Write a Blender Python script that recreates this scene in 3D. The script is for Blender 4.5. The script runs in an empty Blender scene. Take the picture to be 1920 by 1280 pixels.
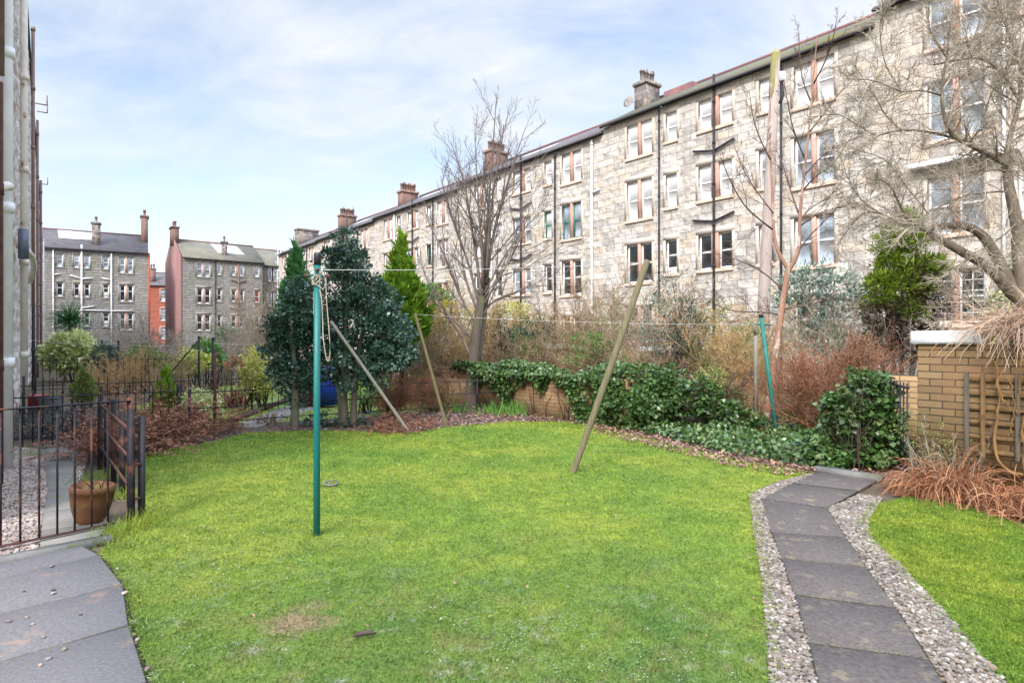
import bpy, math, random
import numpy as np
from mathutils import Vector, Matrix
R=math.radians
scene=bpy.context.scene; COL=scene.collection
F=1170.0; YH=642.0; H=1.5
def W(px,py,Y): return np.array([(px-960)/F*Y, Y, H-(py-YH)/F*Y])
def G(px,py):
    Y=H*F/(py-YH); return np.array([(px-960)/F*Y, Y, 0.0])
ORG={}
# ------------------------------------------------------------------ mesh builder
class MB:
    def __init__(s): s.v=[]; s.f=[]; s.r=[]; s.n=0
    def add(s,V,Fs,rnd=0.5):
        V=np.asarray(V,float).reshape(-1,3); s.v.append(V)
        s.r.append(np.broadcast_to(np.asarray(rnd,float),(len(V),)).copy())
        if isinstance(Fs,np.ndarray): s.f.append(Fs+s.n)
        else:
            d={}
            for f in Fs: d.setdefault(len(f),[]).append(f)
            for k in d: s.f.append(np.array(d[k])+s.n)
        s.n+=len(V); return s
    def box(s,x0,y0,z0,x1,y1,z1,rnd=.5):
        V=[(x0,y0,z0),(x1,y0,z0),(x1,y1,z0),(x0,y1,z0),(x0,y0,z1),(x1,y0,z1),(x1,y1,z1),(x0,y1,z1)]
        return s.add(V,[(0,3,2,1),(4,5,6,7),(0,1,5,4),(1,2,6,5),(2,3,7,6),(3,0,4,7)],rnd)
    def bbox(s,x0,y0,z0,x1,y1,z1,b=.01,rnd=.5):          # box with chamfered edges
        V=[];q=[(x0,x1),(y0,y1),(z0,z1)]
        for i in (0,1):
            for j in (0,1):
                for k in (0,1):
                    c=np.array([q[0][i],q[1][j],q[2][k]]); sg=np.array([1-2*i,1-2*j,1-2*k])
                    for a in range(3):
                        m=np.ones(3)*b; m[a]=0; V.append(c+sg*m)
        I=lambda i,j,k,a:(i*4+j*2+k)*3+a
        Fc=[]
        for a in range(3):
            for e in (0,1):
                o=[(0,0),(0,1),(1,1),(1,0)]
                f=[]
                for (p,r_) in o:
                    t=[0,0,0]; t[a]=e; ot=[x for x in range(3) if x!=a]; t[ot[0]]=p; t[ot[1]]=r_
                    f.append(I(*t,a))
                Fc.append(f if (e==1)==(a==1) else f[::-1])
        for a in range(3):
            ot=[x for x in range(3) if x!=a]
            for p in (0,1):
                for r_ in (0,1):
                    t0=[0,0,0];t0[ot[0]]=p;t0[ot[1]]=r_;t1=list(t0);t1[a]=1
                    Fc.append([I(*t0,ot[0]),I(*t1,ot[0]),I(*t1,ot[1]),I(*t0,ot[1])])
        for i in (0,1):
            for j in (0,1):
                for k in (0,1): Fc.append([I(i,j,k,0),I(i,j,k,1),I(i,j,k,2)])
        return s.add(V,Fc,rnd)
    def bar(s,a,b,w,d=None,up=(0,0,1),rnd=.5):
        a=np.asarray(a,float);b=np.asarray(b,float);d=d or w
        t=b-a;t/=np.linalg.norm(t);u=np.asarray(up,float)
        if abs(t@u)>.95:u=np.array([0,1.,0])
        x=np.cross(t,u);x/=np.linalg.norm(x);y=np.cross(x,t)
        V=[p+x*w/2*i+y*d/2*j for p in (a,b) for i,j in((-1,-1),(1,-1),(1,1),(-1,1))]
        return s.add(V,[(0,1,2,3),(7,6,5,4),(0,4,5,1),(1,5,6,2),(2,6,7,3),(3,7,4,0)],rnd)
    def tubes(s,P,Rd,n=3,rnd=None,cap=True):             # P (B,k,3) R (B,k)
        P=np.asarray(P,float);Rd=np.asarray(Rd,float)
        if P.ndim==2:P=P[None];Rd=Rd[None]
        B,k,_=P.shape
        T=np.empty_like(P);T[:,1:-1]=P[:,2:]-P[:,:-2];T[:,0]=P[:,1]-P[:,0];T[:,-1]=P[:,-1]-P[:,-2]
        T/=np.linalg.norm(T,axis=2,keepdims=True)+1e-9
        mean=P[:,-1]-P[:,0];mean/=np.linalg.norm(mean,axis=1,keepdims=True)+1e-9
        ref=np.where(np.abs(mean[:,2:3])>.8,np.array([[1.,0.2,0]]),np.array([[0,0,1.]]))
        X=np.cross(T,ref[:,None,:]);X/=np.linalg.norm(X,axis=2,keepdims=True)+1e-9
        Y=np.cross(T,X)
        an=np.arange(n)*2*np.pi/n
        V=P[:,:,None,:]+Rd[:,:,None,None]*(X[:,:,None,:]*np.cos(an)[None,None,:,None]+Y[:,:,None,:]*np.sin(an)[None,None,:,None])
        i=np.arange(B)[:,None,None]*(k*n);j=np.arange(k-1)[None,:,None]*n;q=np.arange(n)[None,None,:];q2=(q+1)%n
        Fa=np.stack([i+j+q,i+j+q2,i+j+n+q2,i+j+n+q],-1).reshape(-1,4)
        if rnd is None: rnd=np.full(B,.5)
        s.add(V.reshape(-1,3),Fa,np.repeat(np.broadcast_to(rnd,(B,)),k*n))
        if cap:
            base=s.n-B*k*n
            c0=np.arange(B)[:,None]*(k*n)+np.arange(n)[None,::-1]; c1=np.arange(B)[:,None]*(k*n)+(k-1)*n+np.arange(n)[None,:]
            s.f.append(np.concatenate([c0,c1])+base)
        return s
    def lathe(s,c,prof,n=16,rnd=.5,closed=True):
        V=[];
        for r,z in prof:
            for a in range(n): V.append((c[0]+r*math.cos(a*2*math.pi/n),c[1]+r*math.sin(a*2*math.pi/n),c[2]+z))
        k=len(prof);Fc=[(j*n+a,j*n+(a+1)%n,(j+1)*n+(a+1)%n,(j+1)*n+a) for j in range(k-1) for a in range(n)]
        if closed: Fc.append(tuple(range(n))[::-1]);Fc.append(tuple((k-1)*n+a for a in range(n)))
        return s.add(V,Fc,rnd)
    def prism(s,pts,z0,z1,rnd=.5):                        # plan polygon
        pts=[tuple(p[:2]) for p in pts]
        ar=sum(pts[i][0]*pts[(i+1)%len(pts)][1]-pts[(i+1)%len(pts)][0]*pts[i][1] for i in range(len(pts)))
        if ar<0: pts=pts[::-1]
        n=len(pts);V=[(x,y,z0) for x,y in pts]+[(x,y,z1) for x,y in pts]
        Fc=[tuple(range(n))[::-1],tuple(range(n,2*n))]+[(i,(i+1)%n,n+(i+1)%n,n+i) for i in range(n)]
        return s.add(V,Fc,rnd)
    def build(s,name,mat,parent=None,smooth=False,org=None):
        me=bpy.data.meshes.new(name)
        V=np.concatenate(s.v) if s.v else np.zeros((0,3))
        o0=ORG[parent.name] if parent else (np.asarray(org,float) if org is not None else np.zeros(3))
        V=V-o0
        me.vertices.add(len(V));me.vertices.foreach_set('co',V.astype(np.float32).ravel())
        li=np.concatenate([f.ravel() for f in s.f]).astype(np.int32)
        sz=np.concatenate([np.full(len(f),f.shape[1]) for f in s.f]).astype(np.int32)
        st=np.concatenate([[0],np.cumsum(sz)[:-1]]).astype(np.int32)
        me.loops.add(len(li));me.loops.foreach_set('vertex_index',li)
        me.polygons.add(len(sz));me.polygons.foreach_set('loop_start',st)
        if smooth: me.polygons.foreach_set('use_smooth',np.ones(len(sz),bool))
        at=me.attributes.new('rnd','FLOAT','POINT');at.data.foreach_set('value',np.concatenate(s.r).astype(np.float32))
        me.update(calc_edges=True);me.validate()
        me.materials.append(mat)
        o=bpy.data.objects.new(name,me);COL.objects.link(o)
        if parent: o.parent=parent
        else: o.location=o0
        ORG[o.name]=o0
        return o
def tag(o,label,cat,group=None):
    o['label']=label;o['category']=cat
    if group:o['group']=group
    return o
def struct(o,kind='structure'): o['kind']=kind;return o
def thing(name,label,cat,loc=(0,0,0),rz=0,group=None):
    o=bpy.data.objects.new(name,None);COL.objects.link(o);o.location=loc;o.rotation_euler=(0,0,rz);o.empty_display_size=.2
    tag(o,label,cat,group)
    ORG[o.name]=np.asarray(loc,float) if rz==0 else np.zeros(3)
    return o
# ------------------------------------------------------------------ materials
def newmat(name):
    m=bpy.data.materials.new(name);m.use_nodes=True;nt=m.node_tree;nt.nodes.clear()
    out=nt.nodes.new('ShaderNodeOutputMaterial');b=nt.nodes.new('ShaderNodeBsdfPrincipled');nt.links.new(b.outputs[0],out.inputs[0])
    return m,nt,b,out
def nd(nt,t,**k):
    n=nt.nodes.new(t)
    for a,v in k.items():
        if a.startswith('i_'): n.inputs[int(a[2:]) if a[2:].isdigit() else a[2:].replace('_',' ')].default_value=v
        else: setattr(n,a,v)
    return n
def L(nt,a,b): nt.links.new(a,b)
def c4(c): return (c[0],c[1],c[2],1)
def noise(nt,scale,det=4,rough=.6,vec=None,dist=0):
    n=nd(nt,'ShaderNodeTexNoise');n.inputs['Scale'].default_value=scale;n.inputs['Detail'].default_value=det;n.inputs['Roughness'].default_value=rough;n.inputs['Distortion'].default_value=dist
    if vec is not None:L(nt,vec,n.inputs['Vector'])
    return n.outputs['Fac']
def ramp(nt,fac,stops):
    r=nd(nt,'ShaderNodeValToRGB');e=r.color_ramp.elements
    while len(e)<len(stops):e.new(.5)
    for i,(p,c) in enumerate(stops):
        e[i].position=p;e[i].color=c4(c) if hasattr(c,'__len__') else (c,c,c,1)
    L(nt,fac,r.inputs[0]);return r.outputs[0]
def mix(nt,fac,a,b,mode='MIX'):
    m=nd(nt,'ShaderNodeMix',data_type='RGBA',blend_type=mode)
    for sock,v in ((m.inputs[0],fac),(m.inputs[6],a),(m.inputs[7],b)):
        if hasattr(v,'is_output'):L(nt,v,sock)
        elif hasattr(v,'__len__'):sock.default_value=c4(v)
        else:sock.default_value=v
    return m.outputs[2]
def objco(nt,sc=None):
    t=nd(nt,'ShaderNodeTexCoord').outputs['Object']
    if sc:
        m=nd(nt,'ShaderNodeMapping');m.inputs['Scale'].default_value=sc;L(nt,t,m.inputs['Vector']);t=m.outputs[0]
    return t
def worldco(nt,sc=None):
    t=nd(nt,'ShaderNodeNewGeometry').outputs['Position']
    if sc:
        m=nd(nt,'ShaderNodeMapping');m.inputs['Scale'].default_value=sc;L(nt,t,m.inputs['Vector']);t=m.outputs[0]
    return t
def bump(nt,b,h,strength=.5,dist=.02):
    n=nd(nt,'ShaderNodeBump');n.inputs['Strength'].default_value=strength;n.inputs['Distance'].default_value=dist
    L(nt,h,n.inputs['Height']);L(nt,n.outputs[0],b.inputs['Normal'])
def M(name,c1,c2=None,scale=8,rough=.8,spec=.3,bmp=0,bscale=40,metal=0,stretch=None,lo=.35,hi=.65,c3=None,s3=2,lo3=.55,hi3=.65):
    m,nt,b,o=newmat(name);b.inputs['Roughness'].default_value=rough;b.inputs['Specular IOR Level'].default_value=spec;b.inputs['Metallic'].default_value=metal
    co=worldco(nt,stretch)
    if c2 is None:c2=tuple(x*.8 for x in c1)
    col=ramp(nt,noise(nt,scale,5,.65,co),[(lo,c1),(hi,c2)])
    if c3: col=mix(nt,ramp(nt,noise(nt,s3,5,.7,co),[(lo3,0.),(hi3,1.)]),col,c3)
    L(nt,col,b.inputs['Base Color'])
    if bmp: bump(nt,b,noise(nt,bscale,5,.7,co),bmp,.01)
    return m
def LEAF(name,cols,rough=.45,spec=.4,trans=.25,nsc=1.2,gain=1.2):
    m,nt,b,out=newmat(name);b.inputs['Roughness'].default_value=rough;b.inputs['Specular IOR Level'].default_value=spec
    a=nd(nt,'ShaderNodeAttribute',attribute_name='rnd').outputs['Fac']
    cols=[tuple(min(.8,x*gain) for x in c) for c in cols];n=len(cols);col=ramp(nt,a,[(i/(n-1),c) for i,c in enumerate(cols)])
    v=ramp(nt,noise(nt,nsc*3,3,.6,worldco(nt)),[(.3,.72),(.7,1.25)])
    col=mix(nt,1.0,col,v,'MULTIPLY')
    L(nt,col,b.inputs['Base Color'])
    if trans:
        t=nd(nt,'ShaderNodeBsdfTranslucent');L(nt,col,t.inputs[0]);x=nd(nt,'ShaderNodeMixShader');x.inputs[0].default_value=trans
        L(nt,b.outputs[0],x.inputs[1]);L(nt,t.outputs[0],x.inputs[2]);L(nt,x.outputs[0],out.inputs[0])
    return m
def STONE(name,ca,cb,mort,bw=.62,rh=.31,ms=.014,tint=None,bumpd=.07,grime=(.12,.11,.1),gr=.35,offs=.5):
    m,nt,b,o=newmat(name);b.inputs['Roughness'].default_value=.9;b.inputs['Specular IOR Level'].default_value=.2
    co=objco(nt);sp=nd(nt,'ShaderNodeSeparateXYZ');L(nt,co,sp.inputs[0])
    cx=nd(nt,'ShaderNodeCombineXYZ')
    ad=nd(nt,'ShaderNodeMath',operation='ADD');L(nt,sp.outputs[0],ad.inputs[0]);L(nt,sp.outputs[1],ad.inputs[1])
    L(nt,ad.outputs[0],cx.inputs[0]);L(nt,sp.outputs[2],cx.inputs[1])
    nz=nd(nt,'ShaderNodeTexNoise');nz.inputs['Scale'].default_value=1.6;L(nt,cx.outputs[0],nz.inputs['Vector'])
    dv=nd(nt,'ShaderNodeVectorMath',operation='MULTIPLY_ADD');L(nt,nz.outputs['Color'],dv.inputs[0]);dv.inputs[1].default_value=(.07,.03,0);L(nt,cx.outputs[0],dv.inputs[2])
    def brick(w,h,o_,c1,c2,sq=1.0,sqf=2):
        t=nd(nt,'ShaderNodeTexBrick',offset=o_,squash=sq,squash_frequency=sqf);L(nt,dv.outputs[0],t.inputs['Vector'])
        for k,v in (('Scale',1.),('Brick Width',w),('Row Height',h),('Mortar Size',ms),('Mortar Smooth',.3),('Bias',0.)):t.inputs[k].default_value=v
        t.inputs['Color1'].default_value=c4(c1);t.inputs['Color2'].default_value=c4(c2);t.inputs['Mortar'].default_value=c4(mort);return t
    t=brick(bw,rh,offs,(0,0,0),(1,1,1),.7,3)
    pal=[ca,cb]+list(tint or []);md=tuple((x+y)/2 for x,y in zip(ca,cb))
    seq=[pal[-1] if len(pal)>2 else cb,cb,md,ca,(pal[2] if len(pal)>2 else ca),md,ca,(pal[3] if len(pal)>3 else cb)]
    n_=len(seq);sf=nd(nt,'ShaderNodeSeparateColor');L(nt,t.outputs['Color'],sf.inputs[0])
    col=ramp(nt,sf.outputs[0],[(.04+.92*k/(n_-1),c) for k,c in enumerate(seq)])
    col=mix(nt,ramp(nt,noise(nt,2.5,4,.65,co),[(.35,0.),(.7,.35)]),col,md)
    col=mix(nt,t.outputs['Fac'],col,mort)
    col=mix(nt,ramp(nt,noise(nt,9,6,.75,co),[(.35,0.),(.75,gr)]),col,grime)
    col=mix(nt,ramp(nt,noise(nt,.35,4,.6,co),[(.45,0.),(.7,gr*.8)]),col,grime)
    st_=nd(nt,'ShaderNodeMapping');st_.inputs['Scale'].default_value=(1.6,1.6,.16);L(nt,co,st_.inputs['Vector'])
    col=mix(nt,ramp(nt,noise(nt,1.,5,.7,st_.outputs[0]),[(.5,0.),(.72,min(.6,gr*1.5))]),col,grime)
    L(nt,col,b.inputs['Base Color'])
    v=nd(nt,'ShaderNodeTexVoronoi');v.inputs['Scale'].default_value=3.2;L(nt,co,v.inputs['Vector'])
    hs=nd(nt,'ShaderNodeMath',operation='MULTIPLY_ADD');L(nt,noise(nt,5,6,.7,co),hs.inputs[0]);hs.inputs[1].default_value=.9;L(nt,v.outputs['Distance'],hs.inputs[2])
    mm=nd(nt,'ShaderNodeMath',operation='MULTIPLY_ADD');L(nt,t.outputs['Fac'],mm.inputs[0]);mm.inputs[1].default_value=-1.5;L(nt,hs.outputs[0],mm.inputs[2])
    bump(nt,b,mm.outputs[0],1.0,bumpd)
    return m
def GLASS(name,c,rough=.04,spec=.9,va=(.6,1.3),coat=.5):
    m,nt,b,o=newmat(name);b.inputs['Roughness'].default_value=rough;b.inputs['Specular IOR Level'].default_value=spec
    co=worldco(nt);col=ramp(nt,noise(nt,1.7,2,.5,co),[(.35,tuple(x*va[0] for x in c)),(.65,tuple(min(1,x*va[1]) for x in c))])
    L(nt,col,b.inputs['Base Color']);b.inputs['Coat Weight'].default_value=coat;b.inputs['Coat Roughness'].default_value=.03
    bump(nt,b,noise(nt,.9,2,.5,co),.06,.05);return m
# ------------------------------------------------------------------ plants
def unit(v): return v/(np.linalg.norm(v,axis=-1,keepdims=True)+1e-9)
def rdir(rng,n): return unit(rng.normal(size=(n,3)))
def grow(rng,s,d,ln,k,wig,up=0.,grav=None):
    B=len(s);P=np.empty((B,k+1,3));P[:,0]=s;d=unit(d.copy());st=(ln/k)[:,None]
    for i in range(k):
        d=d+rng.normal(size=(B,3))*wig; d[:,2]+=up
        if grav is not None:d[:,2]-=grav*(i/k)
        d=unit(d);P[:,i+1]=P[:,i]+d*st
    return P
def kids(rng,P,ln,Rr,m,t0,t1,ang,lr,rr,anv=.25):
    B,k1,_=P.shape;k=k1-1;n=B*m;idx=np.repeat(np.arange(B),m)
    t=t0+(t1-t0)*((np.tile(np.arange(m),B)+rng.random(n))/m)
    f=t*k;i=np.minimum(f.astype(int),k-1);fr=(f-i)[:,None]
    s=P[idx,i]*(1-fr)+P[idx,i+1]*fr;tg=unit(P[idx,i+1]-P[idx,i])
    a=np.cross(tg,rdir(rng,n));a=unit(a);th=ang+rng.normal(size=n)*anv
    d=tg*np.cos(th)[:,None]+a*np.sin(th)[:,None]
    l=ln[idx]*lr*(1.15-.7*t)*rng.uniform(.6,1.25,n)
    r=(Rr[idx,i]*(1-fr[:,0])+Rr[idx,i+1]*fr[:,0])*rr
    return s,d,l,r
def taper(r0,r1,k): return r0[:,None]+(r1-r0)[:,None]*np.linspace(0,1,k+1)[None]
def bare(mb,rng,P,Rr,levels,n0=6):
    """add limbs P with radii Rr and procedural levels [(m,t0,t1,ang,lr,rr,k,wig,up,sides,rmin)]"""
    ln=np.linalg.norm(np.diff(P,axis=1),axis=2).sum(1)
    if n0: mb.tubes(P,Rr,n0,rng.random(len(P)))
    out=P
    for (m,t0,t1,ang,lr,rr,k,wig,up,sd,rmin) in levels:
        s,d,l,r=kids(rng,P,ln,Rr,m,t0,t1,ang,lr,rr)
        r=np.maximum(r,rmin);P=grow(rng,s,d,l,k,wig,up);Rr=taper(r,np.maximum(r*.35,rmin*.6),k);ln=l
        mb.tubes(P,Rr,sd,rng.random(len(P)),cap=False);out=P
    return out
def shrub(mb,rng,base,h,spread,stems,levels,r0=.012,lean=.35,wig=.12,k=6,up=.03,foot=.12):
    s=np.tile(np.asarray(base,float),(stems,1));s[:,:2]+=rng.normal(size=(stems,2))*foot;s[:,2]-=.03
    d=np.zeros((stems,3));d[:,:2]=rng.normal(size=(stems,2))*lean*spread;d[:,2]=1
    ln=h*rng.uniform(.55,1.1,stems);P=grow(rng,s,d,ln,k,wig,up);r=r0*rng.uniform(.6,1.2,stems)
    return bare(mb,rng,P,taper(r,r*.3,k),levels,4)
def respline(pts,k):
    pts=np.asarray(pts,float);n=len(pts);x=np.linspace(0,n-1,k+1);i=np.minimum(x.astype(int),n-2);f=(x-i)[:,None]
    p0=pts[np.maximum(i-1,0)];p1=pts[i];p2=pts[i+1];p3=pts[np.minimum(i+2,n-1)]
    return .5*((2*p1)+(-p0+p2)*f+(2*p0-5*p1+4*p2-p3)*f**2+(-p0+3*p1-3*p2+p3)*f**3)
def leaves(mb,rng,pos,d,n,ln,wd,fold=.12,rnd=None):
    N=len(pos);d=unit(d);sd=unit(np.cross(d,n));nn=np.cross(sd,d)
    ln=np.broadcast_to(ln,(N,))[:,None];wd=np.broadcast_to(wd,(N,))[:,None]
    V=np.stack([pos,pos+d*ln*.45+sd*wd*.5+nn*ln*fold,pos+d*ln,pos+d*ln*.45-sd*wd*.5+nn*ln*fold],1)
    f=np.arange(N)[:,None]*4+np.arange(4)[None]
    mb.add(V.reshape(-1,3),f,np.repeat(rng.random(N) if rnd is None else rnd,4))
def ells(Y,lst,dy=None):
    """pixel ellipses (px,py,rx,ry[,dY]) at depth Y -> centres, radii"""
    C=[];Rd=[]
    for e in lst:
        y=Y+(e[4] if len(e)>4 else 0);C.append(W(e[0],e[1],y));rx=e[2]/F*y;rz=e[3]/F*y;Rd.append((rx,(rx+rz)*.5 if dy is None else dy,rz))
    return np.array(C),np.array(Rd)
def crown(mb,rng,C,Rd,ncl,nlf,cr,ln,wd,shell=.6,upb=.3,outb=.6,droop=0.,flat=.8,jit=.25):
    """leaf clumps through ellipsoids"""
    vol=(Rd.prod(1))**(2/3);k=rng.choice(len(C),ncl,p=vol/vol.sum())
    u=rdir(rng,ncl);rr=shell+(1-shell)*rng.random(ncl);rr*=rng.random(ncl)**.2
    cc=C[k]+u*Rd[k]*rr[:,None]
    cs=cr*rng.uniform(.6,1.3,ncl)
    i=np.repeat(np.arange(ncl),nlf);N=len(i);o=rdir(rng,N)*(rng.random(N)**.5)[:,None]
    pos=cc[i]+o*cs[i][:,None]*np.array([1,1,flat])
    pos[:,2]=np.maximum(pos[:,2],.015)
    out=unit(unit((pos-C[k][i])/Rd[k][i])*outb+o*.5)
    d=unit(out+rdir(rng,N)*.7+np.array([0,0,upb-droop]))
    nn=unit(rdir(rng,N)*.6+out*.6+np.array([0,0,.7]))
    s=rng.uniform(1-jit*1.5,1+jit*1.3,N)
    r=np.clip(np.repeat(rng.random(ncl),nlf)*.5+rng.random(N)*.5,0,1)
    leaves(mb,rng,pos,d,nn,ln*s,wd*s,.1,r);return cc
def strips(mb,rng,s,d,ln,wd,k,grav,wig=.08,zmin=.012,rnd=None):
    P=grow(rng,s,d,ln,k,wig,0,grav);P[:,:,2]=np.maximum(P[:,:,2],zmin+.02*rng.random(len(s))[:,None])
    B=len(s);T=np.gradient(P,axis=1);sd=unit(np.cross(T,np.array([0,0,1.])+rng.normal(size=(B,1,3))*.5))
    w=(np.broadcast_to(wd,(B,))[:,None]*np.linspace(1,.25,k+1)[None])[:,:,None]*.5
    V=np.stack([P-sd*w,P+sd*w],2)
    i=np.arange(B)[:,None]*(2*(k+1));j=np.arange(k)[None]*2
    Fa=np.stack([i+j,i+j+1,i+j+3,i+j+2],-1).reshape(-1,4)
    mb.add(V.reshape(-1,3),Fa,np.repeat(rng.random(B) if rnd is None else rnd,2*(k+1)));return P
def inpoly(x,y,poly):
    c=np.zeros(len(x),bool);n=len(poly);j=n-1
    for i in range(n):
        xi,yi=poly[i][:2];xj,yj=poly[j][:2]
        c^=((yi>y)!=(yj>y))&(x<(xj-xi)*(y-yi)/(yj-yi+1e-12)+xi);j=i
    return c
def sample(rng,poly,n):
    p=np.array([q[:2] for q in poly]);lo=p.min(0);hi=p.max(0);r=lo+(hi-lo)*rng.random((n,2));m=inpoly(r[:,0],r[:,1],p);return r[m]
# ------------------------------------------------------------------ camera, light, sky
cam=bpy.data.cameras.new('camera');co_=bpy.data.objects.new('camera',cam);COL.objects.link(co_)
co_.location=(0,0,H);co_.rotation_euler=(R(90),0,0);cam.sensor_width=36;cam.lens=36*F/1920;cam.shift_y=2/1920;cam.clip_end=2000;cam.clip_start=.05
scene.camera=co_
SUN=Vector((-.30,-.80,.66)).normalized()
sl=bpy.data.lights.new('sun','SUN');so=bpy.data.objects.new('sun',sl);COL.objects.link(so)
sl.energy=1.2;sl.angle=R(18);sl.color=(1,.97,.93);so.rotation_euler=SUN.to_track_quat('Z','Y').to_euler()
w=bpy.data.worlds.new('World');scene.world=w;w.use_nodes=True;nt=w.node_tree;nt.nodes.clear()
sky=nd(nt,'ShaderNodeTexSky',sky_type='NISHITA',sun_disc=False);sky.sun_elevation=math.asin(SUN.z);sky.sun_rotation=math.atan2(SUN.x,SUN.y)
sky.air_density=1.0;sky.dust_density=1.2;sky.ozone_density=1.6
tc=nd(nt,'ShaderNodeTexCoord').outputs['Generated'];sp=nd(nt,'ShaderNodeSeparateXYZ');L(nt,tc,sp.inputs[0])
zz=nd(nt,'ShaderNodeMath',operation='ADD');L(nt,sp.outputs[2],zz.inputs[0]);zz.inputs[1].default_value=.32
dv=nd(nt,'ShaderNodeVectorMath',operation='DIVIDE');L(nt,tc,dv.inputs[0])
cz=nd(nt,'ShaderNodeCombineXYZ');[L(nt,zz.outputs[0],cz.inputs[i]) for i in range(3)];L(nt,cz.outputs[0],dv.inputs[1])
mp=nd(nt,'ShaderNodeMapping');mp.inputs['Scale'].default_value=(1.0,1.7,1);mp.inputs['Location'].default_value=(2.3,.9,0);mp.inputs['Rotation'].default_value=(0,0,R(25));L(nt,dv.outputs[0],mp.inputs['Vector'])
n1=noise(nt,1.15,8,.56,mp.outputs[0],.35);n2=noise(nt,3.2,6,.6,mp.outputs[0],.8)
mm=nd(nt,'ShaderNodeMath',operation='MULTIPLY_ADD');L(nt,n2,mm.inputs[0]);mm.inputs[1].default_value=.3;L(nt,n1,mm.inputs[2])
mask=ramp(nt,mm.outputs[0],[(.52,.10),(.66,.50),(.82,.95)])
hz=ramp(nt,sp.outputs[2],[(.0,.4),(.2,0.)])
msk=mix(nt,hz,mask,(1,1,1))
ccol=ramp(nt,n2,[(.3,(3.9,4.15,4.6)),(.7,(4.6,4.75,5.0))])
skyb=mix(nt,1.0,sky.outputs[0],(1.5,1.33,1.2),'MULTIPLY')
colr=mix(nt,msk,skyb,ccol)
el=ramp(nt,sp.outputs[2],[(0.,.66),(.5,.70),(.66,2.3),(.95,3.7)])   # an overcast sky is brighter overhead
colr=mix(nt,1.0,colr,el,'MULTIPLY')
bg=nd(nt,'ShaderNodeBackground');L(nt,colr,bg.inputs[0]);bg.inputs[1].default_value=.1
wo=nd(nt,'ShaderNodeOutputWorld');L(nt,bg.outputs[0],wo.inputs[0])
vs=scene.view_settings;vs.view_transform='Standard';vs.look='None';vs.gamma=1;vs.use_curve_mapping=False;vs.exposure=1.66
scene.cycles.max_bounces=6;scene.cycles.transparent_max_bounces=6
# ------------------------------------------------------------------ shared materials
mSLATE=M('roof_slate',(.085,.078,.062),(.13,.12,.085),1.2,.8,.3,.5,9,c3=(.12,.12,.03),s3=.8,lo3=.5,hi3=.62)
mSLATE2=M('grey_roof_tile',(.095,.09,.095),(.14,.13,.13),1.5,.85,.25,.6,12)
mMOSSR=M('mossy_roof_tile',(.13,.125,.115),(.19,.18,.125),.9,.9,.2,.6,10)
mRED=M('red_sandstone',(.50,.32,.25),(.42,.26,.2),3,.85,.2,.3,20)
mRIDGE=M('red_ridge_tile',(.22,.1,.09),(.14,.08,.08),2,.85)
mSILL=M('pink_brown_sill_stone',(.52,.39,.31),(.42,.32,.25),2,.85,.2,.3,25)
mSURR=M('dressed_stone',(.58,.52,.445),(.5,.445,.38),2,.85,.2,.3,25)
mSURRG=M('grey_dressed_stone',(.32,.3,.26),(.24,.23,.2),2,.85,.2,.3,25)
mWHITE=M('white_window_paint',(.84,.84,.83),(.78,.78,.77),1,.4,.4)
mGREENP=M('green_window_paint',(.03,.16,.13),(.04,.2,.16),3,.4,.4)
mREDW=M('red_window_blind',(.4,.06,.05),(.33,.05,.05),3,.7)
mIRON=M('dark_cast_iron',(.022,.024,.032),(.038,.036,.038),8,.6,.25,.2,60)
mIRONR=M('rusty_black_iron',(.014,.016,.024),(.025,.021,.024),10,.6,.25,.3,70,c3=(.13,.05,.03),s3=6,lo3=.52,hi3=.64)
mRUST=M('rust_brown_iron',(.12,.055,.04),(.07,.035,.03),14,.75,.25,.3,60)
mPWHITE=M('white_pipe_paint',(.84,.85,.86),(.74,.74,.72),3,.45,.4,.15,40,c3=(.38,.2,.1),s3=4,lo3=.64,hi3=.7)
mPCREAM=M('cream_pipe_paint',(.74,.69,.61),(.62,.56,.48),5,.55,.35,.2,40,c3=(.3,.14,.08),s3=5,lo3=.6,hi3=.68)
mPBROWN=M('brown_pipe_paint',(.24,.16,.13),(.18,.12,.10),6,.5,.35,.2,40)
mPMAROON=M('maroon_pipe_paint',(.2,.12,.125),(.15,.09,.10),6,.5,.35)
mPGREY=M('grey_plastic_pipe',(.13,.15,.2),(.1,.12,.16),3,.4,.45)
mLEAD=M('pale_sheet_roofing',(.78,.79,.82),(.68,.7,.74),.6,.35,.5)
mPOT=M('buff_chimney_pot',(.5,.34,.24),(.38,.24,.17),3,.85)
gWHITE=GLASS('painted_sky_blind_glass',(.84,.86,.88),.1,.5,(.96,1.02),.25);gDARK=GLASS('dark_glass',(.035,.045,.05));gBLUE=GLASS('painted_sky_glass',(.44,.52,.6))  # white and blue panes: sky reflection painted into base colour, white also for blinds
sCREAM=STONE('cream_squared_rubble',(.655,.61,.545),(.48,.44,.385),(.36,.325,.27),bw=.8,rh=.35,ms=.013,tint=[(.57,.47,.35),(.58,.55,.52),(.40,.38,.35)],gr=.2,bumpd=.07)
sCREAM2=STONE('buff_squared_rubble',(.655,.605,.535),(.48,.435,.375),(.36,.32,.265),bw=.85,rh=.37,ms=.013,tint=[(.57,.47,.35),(.57,.52,.49),(.40,.37,.345)],gr=.22,bumpd=.05)
sGREY=STONE('grey_green_rubble',(.34,.33,.305),(.25,.24,.22),(.2,.19,.17),bw=.8,rh=.3,ms=.02,tint=[(.25,.26,.19),(.29,.26,.25)],gr=.3,bumpd=.035)
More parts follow.
